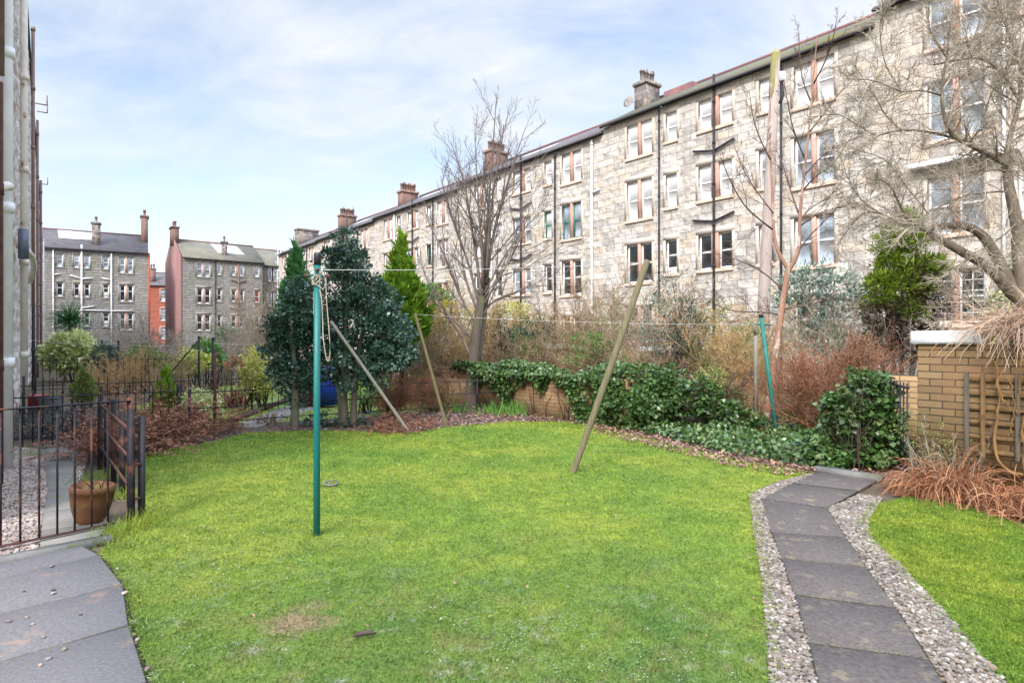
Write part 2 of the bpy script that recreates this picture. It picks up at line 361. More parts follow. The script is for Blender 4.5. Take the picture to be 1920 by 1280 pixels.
sCHIM=STONE('sooty_chimney_stone',(.42,.36,.31),(.2,.17,.165),(.25,.22,.2),bw=.42,rh=.26,tint=[(.36,.26,.2),(.12,.11,.12)],gr=.45)
sCHIMR=STONE('red_chimney_brick',(.36,.2,.155),(.27,.155,.13),(.33,.22,.18),bw=.24,rh=.09,ms=.01,gr=.5,bumpd=.02)
sREDB=STONE('red_sandstone_ashlar',(.4,.12,.075),(.32,.1,.065),(.3,.12,.09),bw=.8,rh=.35,gr=.15,bumpd=.03)
sGABLE=M('red_brown_harling',(.27,.155,.14),(.2,.115,.108),.35,.9,.2,.4,14,stretch=(1,1,.12),c3=(.34,.24,.22),s3=.3)
sLEFT=STONE('flaking_pink_stone',(.8,.76,.72),(.72,.66,.61),(.66,.6,.56),bw=.55,rh=.33,tint=[(.5,.3,.24),(.66,.63,.6)],gr=.22,bumpd=.05)
# ------------------------------------------------------------------ tenements
def opening_wall(mb,Ln,z0,z1,ops,dep=.24):
    xs=sorted({0,Ln,*[o[0] for o in ops],*[o[1] for o in ops]});zs=sorted({z0,z1,*[o[2] for o in ops],*[o[3] for o in ops]})
    for i in range(len(xs)-1):
        run=None
        for j in range(len(zs)-1):
            cx=(xs[i]+xs[i+1])/2;cz=(zs[j]+zs[j+1])/2
            if any(o[0]<cx<o[1] and o[2]<cz<o[3] for o in ops):continue
            mb.add([(xs[i],0,zs[j]),(xs[i+1],0,zs[j]),(xs[i+1],0,zs[j+1]),(xs[i],0,zs[j+1])],[(0,1,2,3)])
    for a,b,c,d in ops:
        mb.add([(a,0,c),(a,dep,c),(a,dep,d),(a,0,d),(b,0,c),(b,dep,c),(b,dep,d),(b,0,d)],[(0,1,2,3),(5,4,7,6),(3,2,6,7),(1,0,4,5)])
def window(root,lights,zb,zt,frame,pane,mull=None,surr=None,split=.5,box=0,fw=.065,grid=None):
    """one window with 1-2 lights -> part with sub-parts"""
    mb=MB();pbs=[];y=.13
    for a,b in lights:
        f=fw
        mb.box(a,y,zb,a+f,y+.09,zt);mb.box(b-f,y,zb,b,y+.09,zt);mb.box(a+f,y+.002,zt-f,b-f,y+.088,zt);mb.box(a+f,y+.002,zb,b-f,y+.088,zb+f*1.5)
        zm=zb+(zt-zb)*split;mb.box(a+f,y+.005,zm-.03,b-f,y+.08,zm+.03)
        if grid:
            for gi in range(1,grid[0]): xg=a+f+(b-a-2*f)*gi/grid[0];mb.box(xg-.014,y+.006,zb+f,xg+.014,y+.07,zt-f)
            for gi in range(1,grid[1]): zg=zb+(zt-zb)*gi/grid[1];mb.box(a+f,y+.004,zg-.014,b-f,y+.072,zg+.014)
        if box: mb.box(a+f,y+.003,zb+f*1.5,b-f,y+.07,zb+f*1.5+box)
        pb=MB();pbs.append(pb);pb.add([(a+f,y+.05,zb+f),(b-f,y+.05,zb+f),(b-f,y+.05,zm),(a+f,y+.05,zm),(a+f,y+.03,zm),(b-f,y+.03,zm),(b-f,y+.03,zt-f),(a+f,y+.03,zt-f)],[(0,1,2,3),(3,2,5,4),(4,5,6,7)])
    w_=mb.build('window',frame,root)
    for pb in pbs: pb.build('pane',pane,w_)
    A=lights[0][0];B=lights[-1][1]
    sb=MB();sb.bbox(A-.1,-.08,zb-.135,B+.1,.15,zb+.012,.012);sb.build('sill',mSILL if surr is mSURR else surr,w_)
    sb=MB();sb.box(A-.14,-.014,zt+.004,B+.14,.05,zt+.27);sb.box(A-.14,-.012,zb+.02,A-.004,.05,zt+.002);sb.box(B+.004,-.012,zb+.02,B+.14,.05,zt+.002);sb.build('surround',surr,w_)
    if len(lights)>1 and mull:
        sb=MB();sb.box(lights[0][1]+.003,-.008,zb+.013,lights[1][0]-.003,.22,zt-.004);sb.build('mullion',mull,w_)
    return w_
def pipe(root,x,z0,z1,mat,r=.05,y=-.1,arms=(),col=True,name='drainpipe'):
    mb=MB();mb.tubes(np.array([[(x,y,z0),(x,y,(z0+z1)/2),(x,y,z1)]]),np.full((1,3),r),8)
    z=z0+1.2
    while col and z<z1: mb.tubes(np.array([[(x,y,z),(x,y,z+.12)]]),np.full((1,2),r*1.3),8);z+=1.83
    for (x2,zz_,dz) in arms: mb.tubes(np.array([[(x,y,zz_),(x2,y*.9,zz_+dz)]]),np.full((1,2),r*.85),7)
    o=mb.build(name,mat,root,True);return o
def gable_roof(root,Ln,eave,mat,D=9.,pitch=33,ov=.22,x0=0.):
    t=math.tan(R(pitch));h=(D/2+ov)*t;th=.14
    prof=[(-ov,eave-.02),(D/2,eave+h),(D+ov,eave-.02),(D+ov,eave-.02+th),(D/2,eave+h+th),(-ov,eave-.02+th)]
    V=[(x,y,z) for x in(x0,Ln) for y,z in prof]
    Fc=[(0,1,7,6),(1,2,8,7),(2,3,9,8),(3,4,10,9),(4,5,11,10),(5,0,6,11),(0,5,4,1),(1,4,3,2),(6,7,10,11),(7,8,9,10)]
    rb=MB();rb.add(V,Fc);return rb.build('roof',mat,root),eave+h+th
def chimney(parent_roof,x,y,z0,z1,wx,wy,mat,pots=4,pot=mPOT,px=True,cap=mSURRG):
    mb=MB();mb.box(x-wx/2,y-wy/2,z0,x+wx/2,y+wy/2,z1-.2);mb.bbox(x-wx/2-.1,y-wy/2-.1,z1-.2,x+wx/2+.1,y+wy/2+.1,z1,.03)
    for i in range(pots):
        f=(i+.5)/pots-.5;c=(x+(f*wx*.95 if px else 0),y+(0 if px else f*wy*.95),z1-.02)
        mb.lathe(c,[(.15,0),(.12,.1),(.125,.55),(.16,.57),(.15,.66+.12*(i%2)),(.1,.66)],10)
    return mb.build('chimney',mat,parent_roof)
def tenement(label,cat,org,ang,Ln,eave,rows,cols,wallm,surr,mull,roofm,style,pipes,group=None,ends=(0,0),D=9.,gut=mIRON,pitch=28,dep=None):
    root=thing('tenement',label,cat,(org[0],org[1],0),ang,group)
    ops=[];wl=[]
    for ci,(kd,a,b) in enumerate(cols):
        for ri,rw in enumerate(rows):
            st=style(ci,ri,kd)
            if st is None:continue
            zb,zt=rw['D' if kd=='D' else 'S']
            ops.append((a,b,zb,zt))
            if kd=='S':li=[(a,b)]
            else:
                m_=.17 if kd=='D' else .36;c=(a+b)/2;li=[(a,c-m_/2),(c+m_/2,b)]
            wl.append((li,zb,zt,st))
    mb=MB();opening_wall(mb,Ln,-.3,eave,ops)
    h=D/2*math.tan(R(pitch))+.05
    mb.add([(0,0,-.3),(0,D,-.3),(0,D,eave),(0,0,eave),(0,D/2,eave+h)],[(1,0,3,2),(2,3,4)]);mb.add([(Ln,0,-.3),(Ln,D,-.3),(Ln,D,eave),(Ln,0,eave),(Ln,D/2,eave+h)],[(0,1,2,3),(3,2,4)])
    mb.add([(0,D,-.3),(Ln,D,-.3),(Ln,D,eave),(0,D,eave)],[(1,0,3,2)])
    wob=mb.build('wall',wallm,root)
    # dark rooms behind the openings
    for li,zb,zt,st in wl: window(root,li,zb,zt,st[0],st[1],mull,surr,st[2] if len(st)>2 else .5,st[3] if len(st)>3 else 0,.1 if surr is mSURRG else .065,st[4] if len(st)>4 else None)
    ro,rz=gable_roof(root,Ln,eave,roofm,D,pitch)
    cb=MB();cb.tubes(np.array([[(.02,-.27,eave-.02),(Ln/2,-.275,eave-.01),(Ln-.02,-.27,eave-.02)]]),np.full((1,3),.062),8);cb.build('gutter',gut,root,False)
    rb=MB();rb.tubes(np.array([[(0.,D/2,rz),(Ln,D/2,rz)]]),np.full((1,2),.12),6);rb.build('ridge',mRIDGE,ro)
    for (x,z0,z1,m,r,arms) in pipes: pipe(root,x,z0,z1,m,r,arms=arms)
    return root,ro,rz
# terrace line: far end direction d, near end is local +x
P0=np.array([7.28,30.2]);dT=np.array([-.617,.787]);angT=math.atan2(-dT[1],-dT[0])
intoT=np.array([.787,.617])
def tx(t,back=0.):return P0+dT*t+intoT*back
TPL=[('D',-5.09,-3.47),('S',-2.63,-1.98),('P',-.78,.94),('S',2.2,2.85),('D',3.72,5.3)]
rowsT=lambda o:[{'D':(10.85+o,12.55+o),'S':(11.12+o,12.5+o)},{'D':(7.68+o,9.66+o),'S':(7.95+o,9.54+o)},{'D':(4.5+o,6.45+o),'S':(4.78+o,6.4+o)},{'D':(1.5+o,3.3+o),'S':(1.75+o,3.2+o)}]
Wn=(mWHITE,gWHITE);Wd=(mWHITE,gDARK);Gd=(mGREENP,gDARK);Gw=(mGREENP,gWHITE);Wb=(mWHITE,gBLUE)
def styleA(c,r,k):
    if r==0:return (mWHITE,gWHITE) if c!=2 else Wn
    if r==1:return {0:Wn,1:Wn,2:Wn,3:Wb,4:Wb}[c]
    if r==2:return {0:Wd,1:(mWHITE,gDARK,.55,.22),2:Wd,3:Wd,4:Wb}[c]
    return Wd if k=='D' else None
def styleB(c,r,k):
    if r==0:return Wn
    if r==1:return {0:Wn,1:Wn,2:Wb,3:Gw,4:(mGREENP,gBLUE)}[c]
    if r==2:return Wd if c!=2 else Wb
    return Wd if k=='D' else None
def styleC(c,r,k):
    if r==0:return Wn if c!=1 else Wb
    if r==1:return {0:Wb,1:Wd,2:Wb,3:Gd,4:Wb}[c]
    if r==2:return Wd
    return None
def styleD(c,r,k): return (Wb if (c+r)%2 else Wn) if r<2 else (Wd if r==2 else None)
def styleA2(c,r,k):
    if r==3:return (mWHITE,gDARK,.5,0,(2,5)) if k=='D' else None
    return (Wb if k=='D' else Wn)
secs=[('A2',-9.56,-23.1,13.45,.62,styleA2,sCREAM2,'buff stone tenement with ivy at its foot, nearest of the terrace'),
      ('A',3.92,-9.56,12.9,0.,styleA,sCREAM,'cream stone tenement with a sooty chimney and satellite dish, behind the tall mossy telegraph pole'),
      ('B',17.87,3.92,12.58,-.32,styleB,sCREAM,'cream stone tenement with green painted middle windows, right of the bare tree crown'),
      ('C',31.3,17.87,12.3,-.6,styleC,sCREAM2,'buff stone tenement with a pink brick chimney, behind the bright green conifer'),
      ('D',44.8,31.3,12.1,-.8,styleD,sCREAM,'pale stone tenement with a red brick chimney, rising behind the big holly tree'),
      ('E',57.5,44.8,12.0,-.9,styleD,sCREAM2,'pale stone tenement ending the terrace with a tall weathered stone stack')]
for nm,tf,tn,ev,off,sty,wm,lb in secs:
    Ln=tf-tn;c=Ln/2;cols=[(k,a+c,b+c) for k,a,b in TPL]
    pmat=mIRON;armz=[8.9+off+.9,5.9+off+.75]
    pipes=[(c-2.95,0.,ev-.15,mIRON if nm in 'A' else mPWHITE,.045,()),
           (c+.1,0.,ev+.55,mIRON,.06,[(c-1.0,10.05+off,.22),(c+1.1,10.05+off,.3),(c-1.0,6.9+off,.2),(c+1.1,6.9+off,.28)]),
           (c+3.24,0.,ev-.15,mIRON,.05,())]
    if nm=='B': pipes.append((Ln-.75,0,ev-.1,mPWHITE,.06,[(Ln-.2,9.6,.1)]))
    root,ro,rz=tenement(lb,'tenement',tx(tf),angT,Ln,ev,rowsT(off),cols,wm,mSURR,mRED,mSLATE if nm in('A','A2') else mSLATE2,sty,pipes,'tenements of the long terrace')
    if nm=='A':
        chimney(ro,.15,3.4,ev+.9,16.1,.85,1.15,sCHIM,4,px=False)
        mb=MB();mb.lathe((0,0,0),[(.02,0),(.2,.03),(.33,.1),(.34,.11),(.2,.05)],14);mb.bar((0,0,.03),(0,-.02,.42),.02)
        a=np.concatenate(mb.v);rx=Matrix.Rotation(R(75),3,'X');mb.v=[np.array([rx@Vector(p) for p in a])+np.array([-.35,2.5,15.0])]
        mb.bar((-.35,2.5,15.0),(-.2,2.7,15.0),.03);mb.build('satellite_dish',mSURRG,ro)
        sb=MB();sb.bbox(1.3,3.4,ev+1.85,3.2,4.2,ev+2.38,.02);sb.build('skylight',mRIDGE,ro)
    elif nm=='A2': chimney(ro,.7,2.0,ev+.6,ev+3.2,1.0,1.6,sCHIMR,4,px=False)
    elif nm=='B': chimney(ro,.1,3.2,ev+1.2,15.6,.8,1.6,sCHIMR,5,px=False)
    elif nm=='C': chimney(ro,.1,3.2,ev+1.2,15.2,.85,1.6,sCHIMR,6,px=False)
    elif nm=='D': chimney(ro,.1,3.2,ev+1.2,15.2,.9,1.7,sCHIMR,6,px=False)
    else: chimney(ro,.6,3.2,ev+1.0,15.4,1.0,2.6,sCHIM,0,px=False)
    if nm in('B','C','D'):
        sb=MB();sb.add([(Ln*.3,2.0,ev+1.33),(Ln*.55,2.0,ev+1.33),(Ln*.55,2.8,ev+1.75),(Ln*.3,2.8,ev+1.75)],[(0,1,2,3)]);sb.build('roof_panel',mLEAD,ro)
    if nm=='A2':
        hb=MB();hb.bbox(1.2,-.42,7.45,4.2,-.02,7.6,.015);hb.build('window_hood',mPWHITE,root)
        A2root=root;A2Ln=Ln
    if nm=='A': Aroot=root
# ------------------------------------------------------------------ far blocks
rowsF=[{'D':(9.1,10.87),'S':(9.45,10.85)},{'D':(6.,7.83),'S':(6.35,7.82)},{'D':(2.87,4.75),'S':(3.25,4.72)}]
def styR(c,r,k):
    if c==4 and r==1:return (mWHITE,mREDW)
    return (mWHITE,gBLUE if r==0 else gDARK)
d2=np.array([.787,.617])
rR,roR,rzR=tenement('grey stone tenement with a red rendered gable at its left end','tenement',(-37.5,71),math.atan2(d2[1],d2[0]),8.95,11.15,rowsF,
    [('D',1.49,2.96),('S',3.66,4.18),('P',5.24,6.69),('S',7.86,8.49)],sGREY,mSURRG,mRED,mMOSSR,lambda c,r,k:styR(c if c<3 else 4,r,k),
    [(3.45,0,11,mIRON,.05,()),(6.0,0,11.2,mPBROWN,.07,[(5.1,7.0+1.7,.3),(6.9,7.0+1.7,.25),(5.1,5.4,.3),(6.9,5.4,.25)]),(8.85,0,11,mIRON,.06,())],'grey tenements closing the court')
mb=MB();D=9.;h=4.5*math.tan(R(28))
mb.add([(-.02,-.02,-.3),(-.02,9.02,-.3),(-.02,9.02,11.2),(-.02,4.5,11.2+h+.45),(-.02,-.02,11.2),(-.3,-.02,-.3),(-.3,9.02,-.3),(-.3,9.02,11.4),(-.3,4.5,11.4+h+.55),(-.3,-.02,11.4)],
  [(0,1,2,3,4),(9,8,7,6,5),(5,0,4,9),(4,3,8,9),(3,2,7,8),(1,6,7,2)]);mb.build('gable_wall',sGABLE,rR)
chimney(roR,-.1,4.2,11.5+1.6,15.2,.7,1.6,sCHIMR,3,px=False)
def roof_panel(ro,x0,x1,y0,y1,ev,pitch=28):
    t=math.tan(R(pitch));z=lambda y:ev+.14+(y+.22)*t+.012
    b=MB();b.add([(x0,y0,z(y0)),(x1,y0,z(y0)),(x1-.35,y1,z(y1)),(x0-.35,y1,z(y1)),(x0,y0,z(y0)-.05),(x1,y0,z(y0)-.05),(x1-.35,y1,z(y1)-.05),(x0-.35,y1,z(y1)-.05)],[(0,1,2,3),(0,4,5,1),(1,5,6,2),(2,6,7,3),(3,7,4,0)]);b.build('roof_panel',mLEAD,ro)
roof_panel(roR,4.2,7.2,1.7,4.1,11.15)
chimney(roR,4.75,1.3,11.3,13.6,.55,.6,sCHIM,1)
# set-back corner piece with scaffolding
e=np.array([-37.5,71])+d2*8.97+np.array([-.617,.787])*.8
rS,roS,_=tenement('short grey tenement wing behind scaffolding in the corner of the court','tenement',e,math.atan2(d2[1],d2[0]),5.2,11.0,rowsF,[('D',.75,1.95),('S',3.2,3.9)],sGREY,mSURRG,None,mMOSSR,lambda c,r,k:(mWHITE,gBLUE),[],'grey tenements closing the court')
# left block
dl=np.array([.865,.502]);cor=np.array([-40.6,69.6]);LL=25.;q=lambda v:LL-v
colsL=[('D',q(2.7),q(1.4)),('S',q(4.22),q(3.65)),('P',q(6.81),q(5.38)),('S',q(8.31),q(7.72)),('D',q(11.6),q(10.3)),('S',q(14),q(13.4)),('D',q(18),q(16.6))]
def styL(c,r,k):
    if r==0:return (mWHITE,gBLUE) if c!=3 else (mWHITE,gBLUE,.55)
    if c==1:return (mWHITE,gDARK,.7,.45)
    return (mWHITE,gDARK,.62)
rL,roL,rzL=tenement('grey stone tenement with a white roof panel and spiky palm before it','tenement',cor-dl*LL,math.atan2(dl[1],dl[0]),LL,11.35,rowsF,colsL,sGREY,mSURRG,mRED,mSLATE2,styL,
   [(q(8.55),0,11.2,mPWHITE,.06,[(q(8.0),8.6,.1)]),(q(6.1),0,11.9,mPWHITE,.08,[(q(7.1),8.3,.3),(q(5.1),8.3,.1),(q(5),5.2,.2)]),(q(3.43),0,11.2,mPWHITE,.07,[(q(6.),4.95,.02),(q(1.3),4.95,.06),(q(4.3),8.3,.15)])],'grey tenements closing the court')
chimney(roL,LL-.35,3.4,12.4,16.1,.7,1.5,sCHIMR,3,px=False);chimney(roL,q(4.9),1.3,11.5,14.6,.75,.7,sCHIM,1)
roof_panel(roL,q(8.3),q(4.9),2.3,4.4,11.35)
sb=MB();sb.box(LL-.02,-.05,-.3,LL+.2,9.05,11.5);sb.build('gable_wall',sREDB,rL)
# red block in the gap
rX,roX,_=tenement('small red sandstone tenement seen in the gap between the grey blocks','tenement',(-62.5,103.5),math.atan2(.3,.95),9.,11.0,[{'D':(8.4,10.5),'S':(8.4,10.4)},{'D':(5.2,7.3),'S':(5.2,7.2)},{'D':(2.1,4.1),'S':(2.1,4.0)}],
   [('S',1.0,1.75),('S',3.75,4.6),('S',6.5,7.3)],sREDB,mRED,None,mSLATE2,lambda c,r,k:(mWHITE,gBLUE),[],None)
chimney(roX,2.3,1.2,11.2,14.0,.8,.7,sCHIMR,2)
# scaffolding tower
mb=MB();o=e+d2*1.9-np.array([-.617,.787])*1.2
def sc(a,b,z):p=o+d2*a+np.array([-.617,.787])*b;return (p[0],p[1],z)
for i in range(5):
    for b in(0,1.1): mb.tubes(np.array([[sc(i*.8,b,-.05),sc(i*.8,b,13.6-.5*(i%3))]]),np.full((1,2),.05),5)
for z in np.arange(1.5,13.4,1.0):
    for b in(0,1.1): mb.tubes(np.array([[sc(-.3,b,z),sc(3.5,b,z)]]),np.full((1,2),.05),5)
    k=int(z)%3; mb.tubes(np.array([[sc(k*.8,0,z),sc((k+1)*.8,0,z+1.4)]]),np.full((1,2),.045),5)
tag(mb.build('scaffolding',mLEAD,None,org=(o[0],o[1],0)),'pale tubular scaffolding tower in the corner between terrace and grey block','scaffolding')
# ------------------------------------------------------------------ near left building: displaced rubble wall, pipes
dN=np.array([-.5957,.8032]);A0=5.0
p0N=np.array([-.5-.7416*A0-.15,A0-.11]);angN=math.atan2(dN[1],dN[0])
rN=thing('tenement','weathered pink stone tenement wall with many old pipes at the left edge','tenement',(p0N[0],p0N[1],0),angN)
rng=np.random.default_rng(5)
nx,nz=560,130;LN=68.;xs=LN*(np.linspace(0,1,nx)**1.7);zs=np.linspace(-.3,11.1,nz);X,Z=np.meshgrid(xs,zs,indexing='ij')
row=np.floor(Z/.34+.25*np.sin(X*.3)).astype(int);bw=.62+.14*np.sin(row*2.1);cx=X/bw+row*.53;bi=np.floor(cx).astype(int)
hsh=lambda a,b:np.modf(np.abs(np.sin(a*12.9898+b*78.233)*43758.5453))[0]
fx=cx-bi;fz=np.modf(np.abs(Z/.34+.25*np.sin(X*.3)))[0];edge=np.minimum(np.minimum(fx,1-fx)*bw/.34,np.minimum(fz,1-fz));bul=np.clip(edge*4,0,1)
Yd=-(hsh(bi,row)*.05+.03)*bul+rng.normal(size=X.shape)*.008*bul+.02
V=np.stack([X,Yd,Z],-1).reshape(-1,3);I=(np.arange(nx-1)[:,None]*nz+np.arange(nz-1)[None]);Fq=np.stack([I,I+nz,I+nz+1,I+1],-1).reshape(-1,4)
mb=MB();mb.add(V,Fq);mb.box(0,.1,-.3,LN,9,11.05);mb.build('wall',sLEFT,rN,False)
ro,rz=gable_roof(rN,LN,11.1,mSLATE2,9.,30,.1)
def nX(px):
    u=(px-960)/F;Y=.5/( -u-.7416);return (Y-A0)/.8032,Y
for px,wp,mt,z0,z1 in [(3,9,mPBROWN,4.3,11),(2,7,mRUST,.0,4.2),(13,19,mPWHITE,.0,11.2),(45,12,mPCREAM,.0,11.2),(62,8,mPBROWN,2.6,11.2),(62.6,8,mIRON,.0,2.7),(70.4,6,mPBROWN,0,11.0),(76.5,6,mPMAROON,0.,11.1),(81.5,3.5,mPWHITE,0,10.5)]:
    x,Y=nX(px);r=wp*Y/F/2*.98
    pipe(rN,x,z0,z1,mt,r*(.72 if px>60 else 1.),y=-.187)
x,Y=nX(44.);mb=MB();mb.tubes(np.array([[(x,-.187,1.5+(642-485)*Y/F),(x,-.187,1.5+(642-430)*Y/F)]]),np.full((1,2),.088),10);mb.build('pipe_collar',mPGREY,rN,True)
mb=MB();z=1.5+(642-462)*Y/F;mb.tubes(np.array([respline([(x+.02,-.12,z),(x+1.5,-.28,z),(x+3.0,-.3,z-.15),(x+4.2,-.2,z-.35)],8)]),np.full((1,9),.06),8);mb.build('branch_pipe',mPCREAM,rN,True)
x,Y=nX(8.);mb=MB();z=1.5+(642-345)*Y/F;mb.tubes(np.array([respline([(x-.05,-.1,z-.1),(x+.1,-.2,z),(x+.22,-.22,z+.02)],6)]),np.full((1,7),.05),8);mb.build('branch_pipe',mPCREAM,rN,True)
for px,yy in((74,195),(79,345),(76.5,210)):
    x,Y=nX(px);z=1.5+(642-yy)*Y/F;mb=MB();mb.bar((x,0,z),(x,-.5,z),.05);mb.bar((x,-.5,z),(x,-.5,z+.5),.05);mb.build('gutter_bracket',mPMAROON,rN)
# ------------------------------------------------------------------ ground, lawns, paths
def GP(pts): return [G(*p) for p in pts]
def lawnmat(name,blade=False):
    m,nt,b,out=newmat(name);b.inputs['Roughness'].default_value=.75;b.inputs['Specular IOR Level'].default_value=.2
    co=worldco(nt)
    base=ramp(nt,noise(nt,.55,5,.65,co),[(.3,(.12,.23,.042)),(.44,(.195,.305,.048)),(.56,(.285,.36,.058)),(.75,(.35,.385,.07))])
    sep=nd(nt,'ShaderNodeSeparateXYZ');L(nt,co,sep.inputs[0])
    yy=nd(nt,'ShaderNodeMath',operation='MULTIPLY_ADD');L(nt,noise(nt,.9,4,.6,co),yy.inputs[0]);yy.inputs[1].default_value=5.;L(nt,sep.outputs[1],yy.inputs[2])
    worn=ramp(nt,nd_map(nt,yy.outputs[0],5.2,7.4),[(0,1.),(1,0.)])           # thin worn turf by the paving
    wx=nd(nt,'ShaderNodeMath',operation='MULTIPLY');L(nt,worn,wx.inputs[0]);L(nt,nd_map(nt,sep.outputs[0],1.9,1.0),wx.inputs[1]);worn=wx.outputs[0]
    base=mix(nt,worn,base,ramp(nt,noise(nt,2.2,5,.7,co),[(.35,(.075,.17,.04)),(.5,(.125,.215,.045)),(.68,(.19,.245,.06))]))
    base=mix(nt,ramp(nt,noise(nt,3.5,5,.7,co),[(.45,0.),(.62,.55)]),base,(.115,.215,.03))
    th=nd(nt,'ShaderNodeMath',operation='MULTIPLY');L(nt,ramp(nt,noise(nt,4.3,6,.75,co,.4),[(.52,0.),(.66,.75)]),th.inputs[0]);L(nt,worn,th.inputs[1])
    base=mix(nt,th.outputs[0],base,(.20,.185,.085))                                              # thatch showing through the thin turf
    base=mix(nt,ramp(nt,noise(nt,1.7,6,.75,co,.6),[(.56,0.),(.68,.4)]),base,(.24,.25,.06))
    pale=nd(nt,'ShaderNodeMath',operation='MULTIPLY');L(nt,ramp(nt,noise(nt,14,4,.7,co),[(.53,0.),(.6,1.)]),pale.inputs[0]);L(nt,ramp(nt,noise(nt,2.4,3,.6,co,),[(.5,0.),(.62,.7)]),pale.inputs[1])
    pl=nd(nt,'ShaderNodeMath',operation='MULTIPLY');L(nt,pale.outputs[0],pl.inputs[0]);L(nt,worn,pl.inputs[1])
    base=mix(nt,pl.outputs[0],base,(.36,.40,.30))
    vd=nd(nt,'ShaderNodeVectorMath',operation='DISTANCE');L(nt,co,vd.inputs[0]);vd.inputs[1].default_value=(-1.15,3.36,0)
    dn=nd(nt,'ShaderNodeMath',operation='MULTIPLY_ADD');L(nt,noise(nt,5,5,.7,co),dn.inputs[0]);dn.inputs[1].default_value=.7;L(nt,vd.outputs[1],dn.inputs[2])
    base=mix(nt,ramp(nt,nd_map(nt,dn.outputs[0],.42,.58),[(0,.85),(1,0.)]),base,(.33,.235,.16))     # bare scuffed patch
    base=mix(nt,1.,base,ramp(nt,noise(nt,8,5,.75,co),[(.3,(.68,.7,.62)),(.5,(1,1,1)),(.72,(1.22,1.18,1.1))]),'MULTIPLY')
    if blade:
        a=nd(nt,'ShaderNodeAttribute',attribute_name='rnd').outputs['Fac']
        base=mix(nt,1.,base,ramp(nt,a,[(0,(.6,.62,.5)),(.5,(1,1,1)),(.9,(1.35,1.3,1.1)),(1.,(1.9,1.6,1.6))]),'MULTIPLY')
        t=nd(nt,'ShaderNodeBsdfTranslucent');L(nt,base,t.inputs[0]);x=nd(nt,'ShaderNodeMixShader');x.inputs[0].default_value=.3
        L(nt,b.outputs[0],x.inputs[1]);L(nt,t.outputs[0],x.inputs[2]);L(nt,x.outputs[0],out.inputs[0])
    else:
        base=mix(nt,ramp(nt,noise(nt,60,3,.7,co),[(.4,.55),(.7,0.)]),base,(.07,.085,.02))
        bump(nt,b,noise(nt,70,4,.7,co),.8,.02)
    L(nt,base,b.inputs['Base Color']);return m
def nd_map(nt,v,a,b_):
    n=nd(nt,'ShaderNodeMapRange');L(nt,v,n.inputs[0]);n.inputs[1].default_value=a;n.inputs[2].default_value=b_;return n.outputs[0]
mLAWN=lawnmat('mossy_lawn');mBLADE=lawnmat('grass_blade',True)
mSOIL=M('dark_soil',(.075,.055,.045),(.13,.1,.075),6,.95,.1,.8,40,c3=(.09,.11,.03),s3=1.3,lo3=.52,hi3=.62)
mBED=M('leaf_mould_bed',(.085,.062,.05),(.15,.115,.09),16,.95,.1,1.,60)
mSLAB=M('dark_paving_slab',(.085,.075,.069),(.137,.122,.113),45,.95,.08,.6,150,c3=(.19,.158,.115),s3=7,lo3=.56,hi3=.64)
mSLAB2=M('bluish_paving_slab',(.132,.126,.127),(.192,.184,.184),55,.95,.08,.6,160,c3=(.33,.22,.165),s3=2.6,lo3=.58,hi3=.7)
mSLAB3=M('pale_paving_slab',(.24,.225,.20),(.17,.165,.15),3,.9,.2,.4,90,c3=(.17,.2,.06),s3=4,lo3=.6,hi3=.68)
mKERB=M('old_concrete',(.2,.195,.18),(.13,.13,.125),5,.9,.2,.5,60,c3=(.12,.13,.04),s3=4,lo3=.54,hi3=.62)
mPEB=LEAF('pale_pebble',[(.06,.05,.038),(.16,.13,.098),(.25,.215,.175),(.09,.078,.065),(.38,.355,.315),(.16,.11,.075),(.21,.19,.175),(.12,.095,.07)],.75,.3,0,gain=1)
mPEBB=LEAF('brown_pebble',[(.16,.12,.1),(.33,.25,.2),(.40,.34,.29),(.22,.18,.16),(.46,.41,.37)],.75,.3,0,gain=1)
mb=MB();mb.add([(-160,-20,0),(160,-20,0),(160,260,0),(-160,260,0)],[(0,1,2,3)]);struct(mb.build('ground',mSOIL))
LAWN1=GP([(300,1600),(287,1300),(272,1240),(252,1180),(238,1115),(206,1060),(186,1036),(235,992),(262,975),(266,900),(268,850),(330,840),(400,828),(460,812),(560,808),(650,808),(760,812),(840,800),(960,790),(1060,790),(1130,802),(1220,822),(1320,848),(1420,868),(1500,880),(1530,889),(1460,905),(1405,930),(1412,990),(1424,1060),(1434,1150),(1447,1300),(1470,1600)])
LAWN2=GP([(1620,985),(1652,945),(1720,928),(1800,948),(1920,985),(2080,1015),(2250,1150),(2600,1600),(2150,1600),(1900,1290),(1835,1230),(1765,1145),(1685,1062),(1630,1012)])
LAWN3=[(-5.9,10.6),(-4.3,11.8),(-1.6,13.6),(-.6,16),(-2.2,21),(-5,26),(-10,22),(-8.6,13)]
def sheet(poly,z): mb=MB();mb.add([(p[0],p[1],z) for p in poly],[tuple(range(len(poly)))]);return mb
def ccw(p):
    a=sum(p[i][0]*p[(i+1)%len(p)][1]-p[(i+1)%len(p)][0]*p[i][1] for i in range(len(p)));return p if a>0 else p[::-1]
LAWN1=ccw(LAWN1);LAWN2=ccw(LAWN2);LAWN3=ccw([np.array([a,b,0.]) for a,b in LAWN3])
for nm,pl in(('lawn',LAWN1),('lawn',LAWN2),('lawn',LAWN3)): struct(sheet(pl,.006).build(nm,mLAWN))
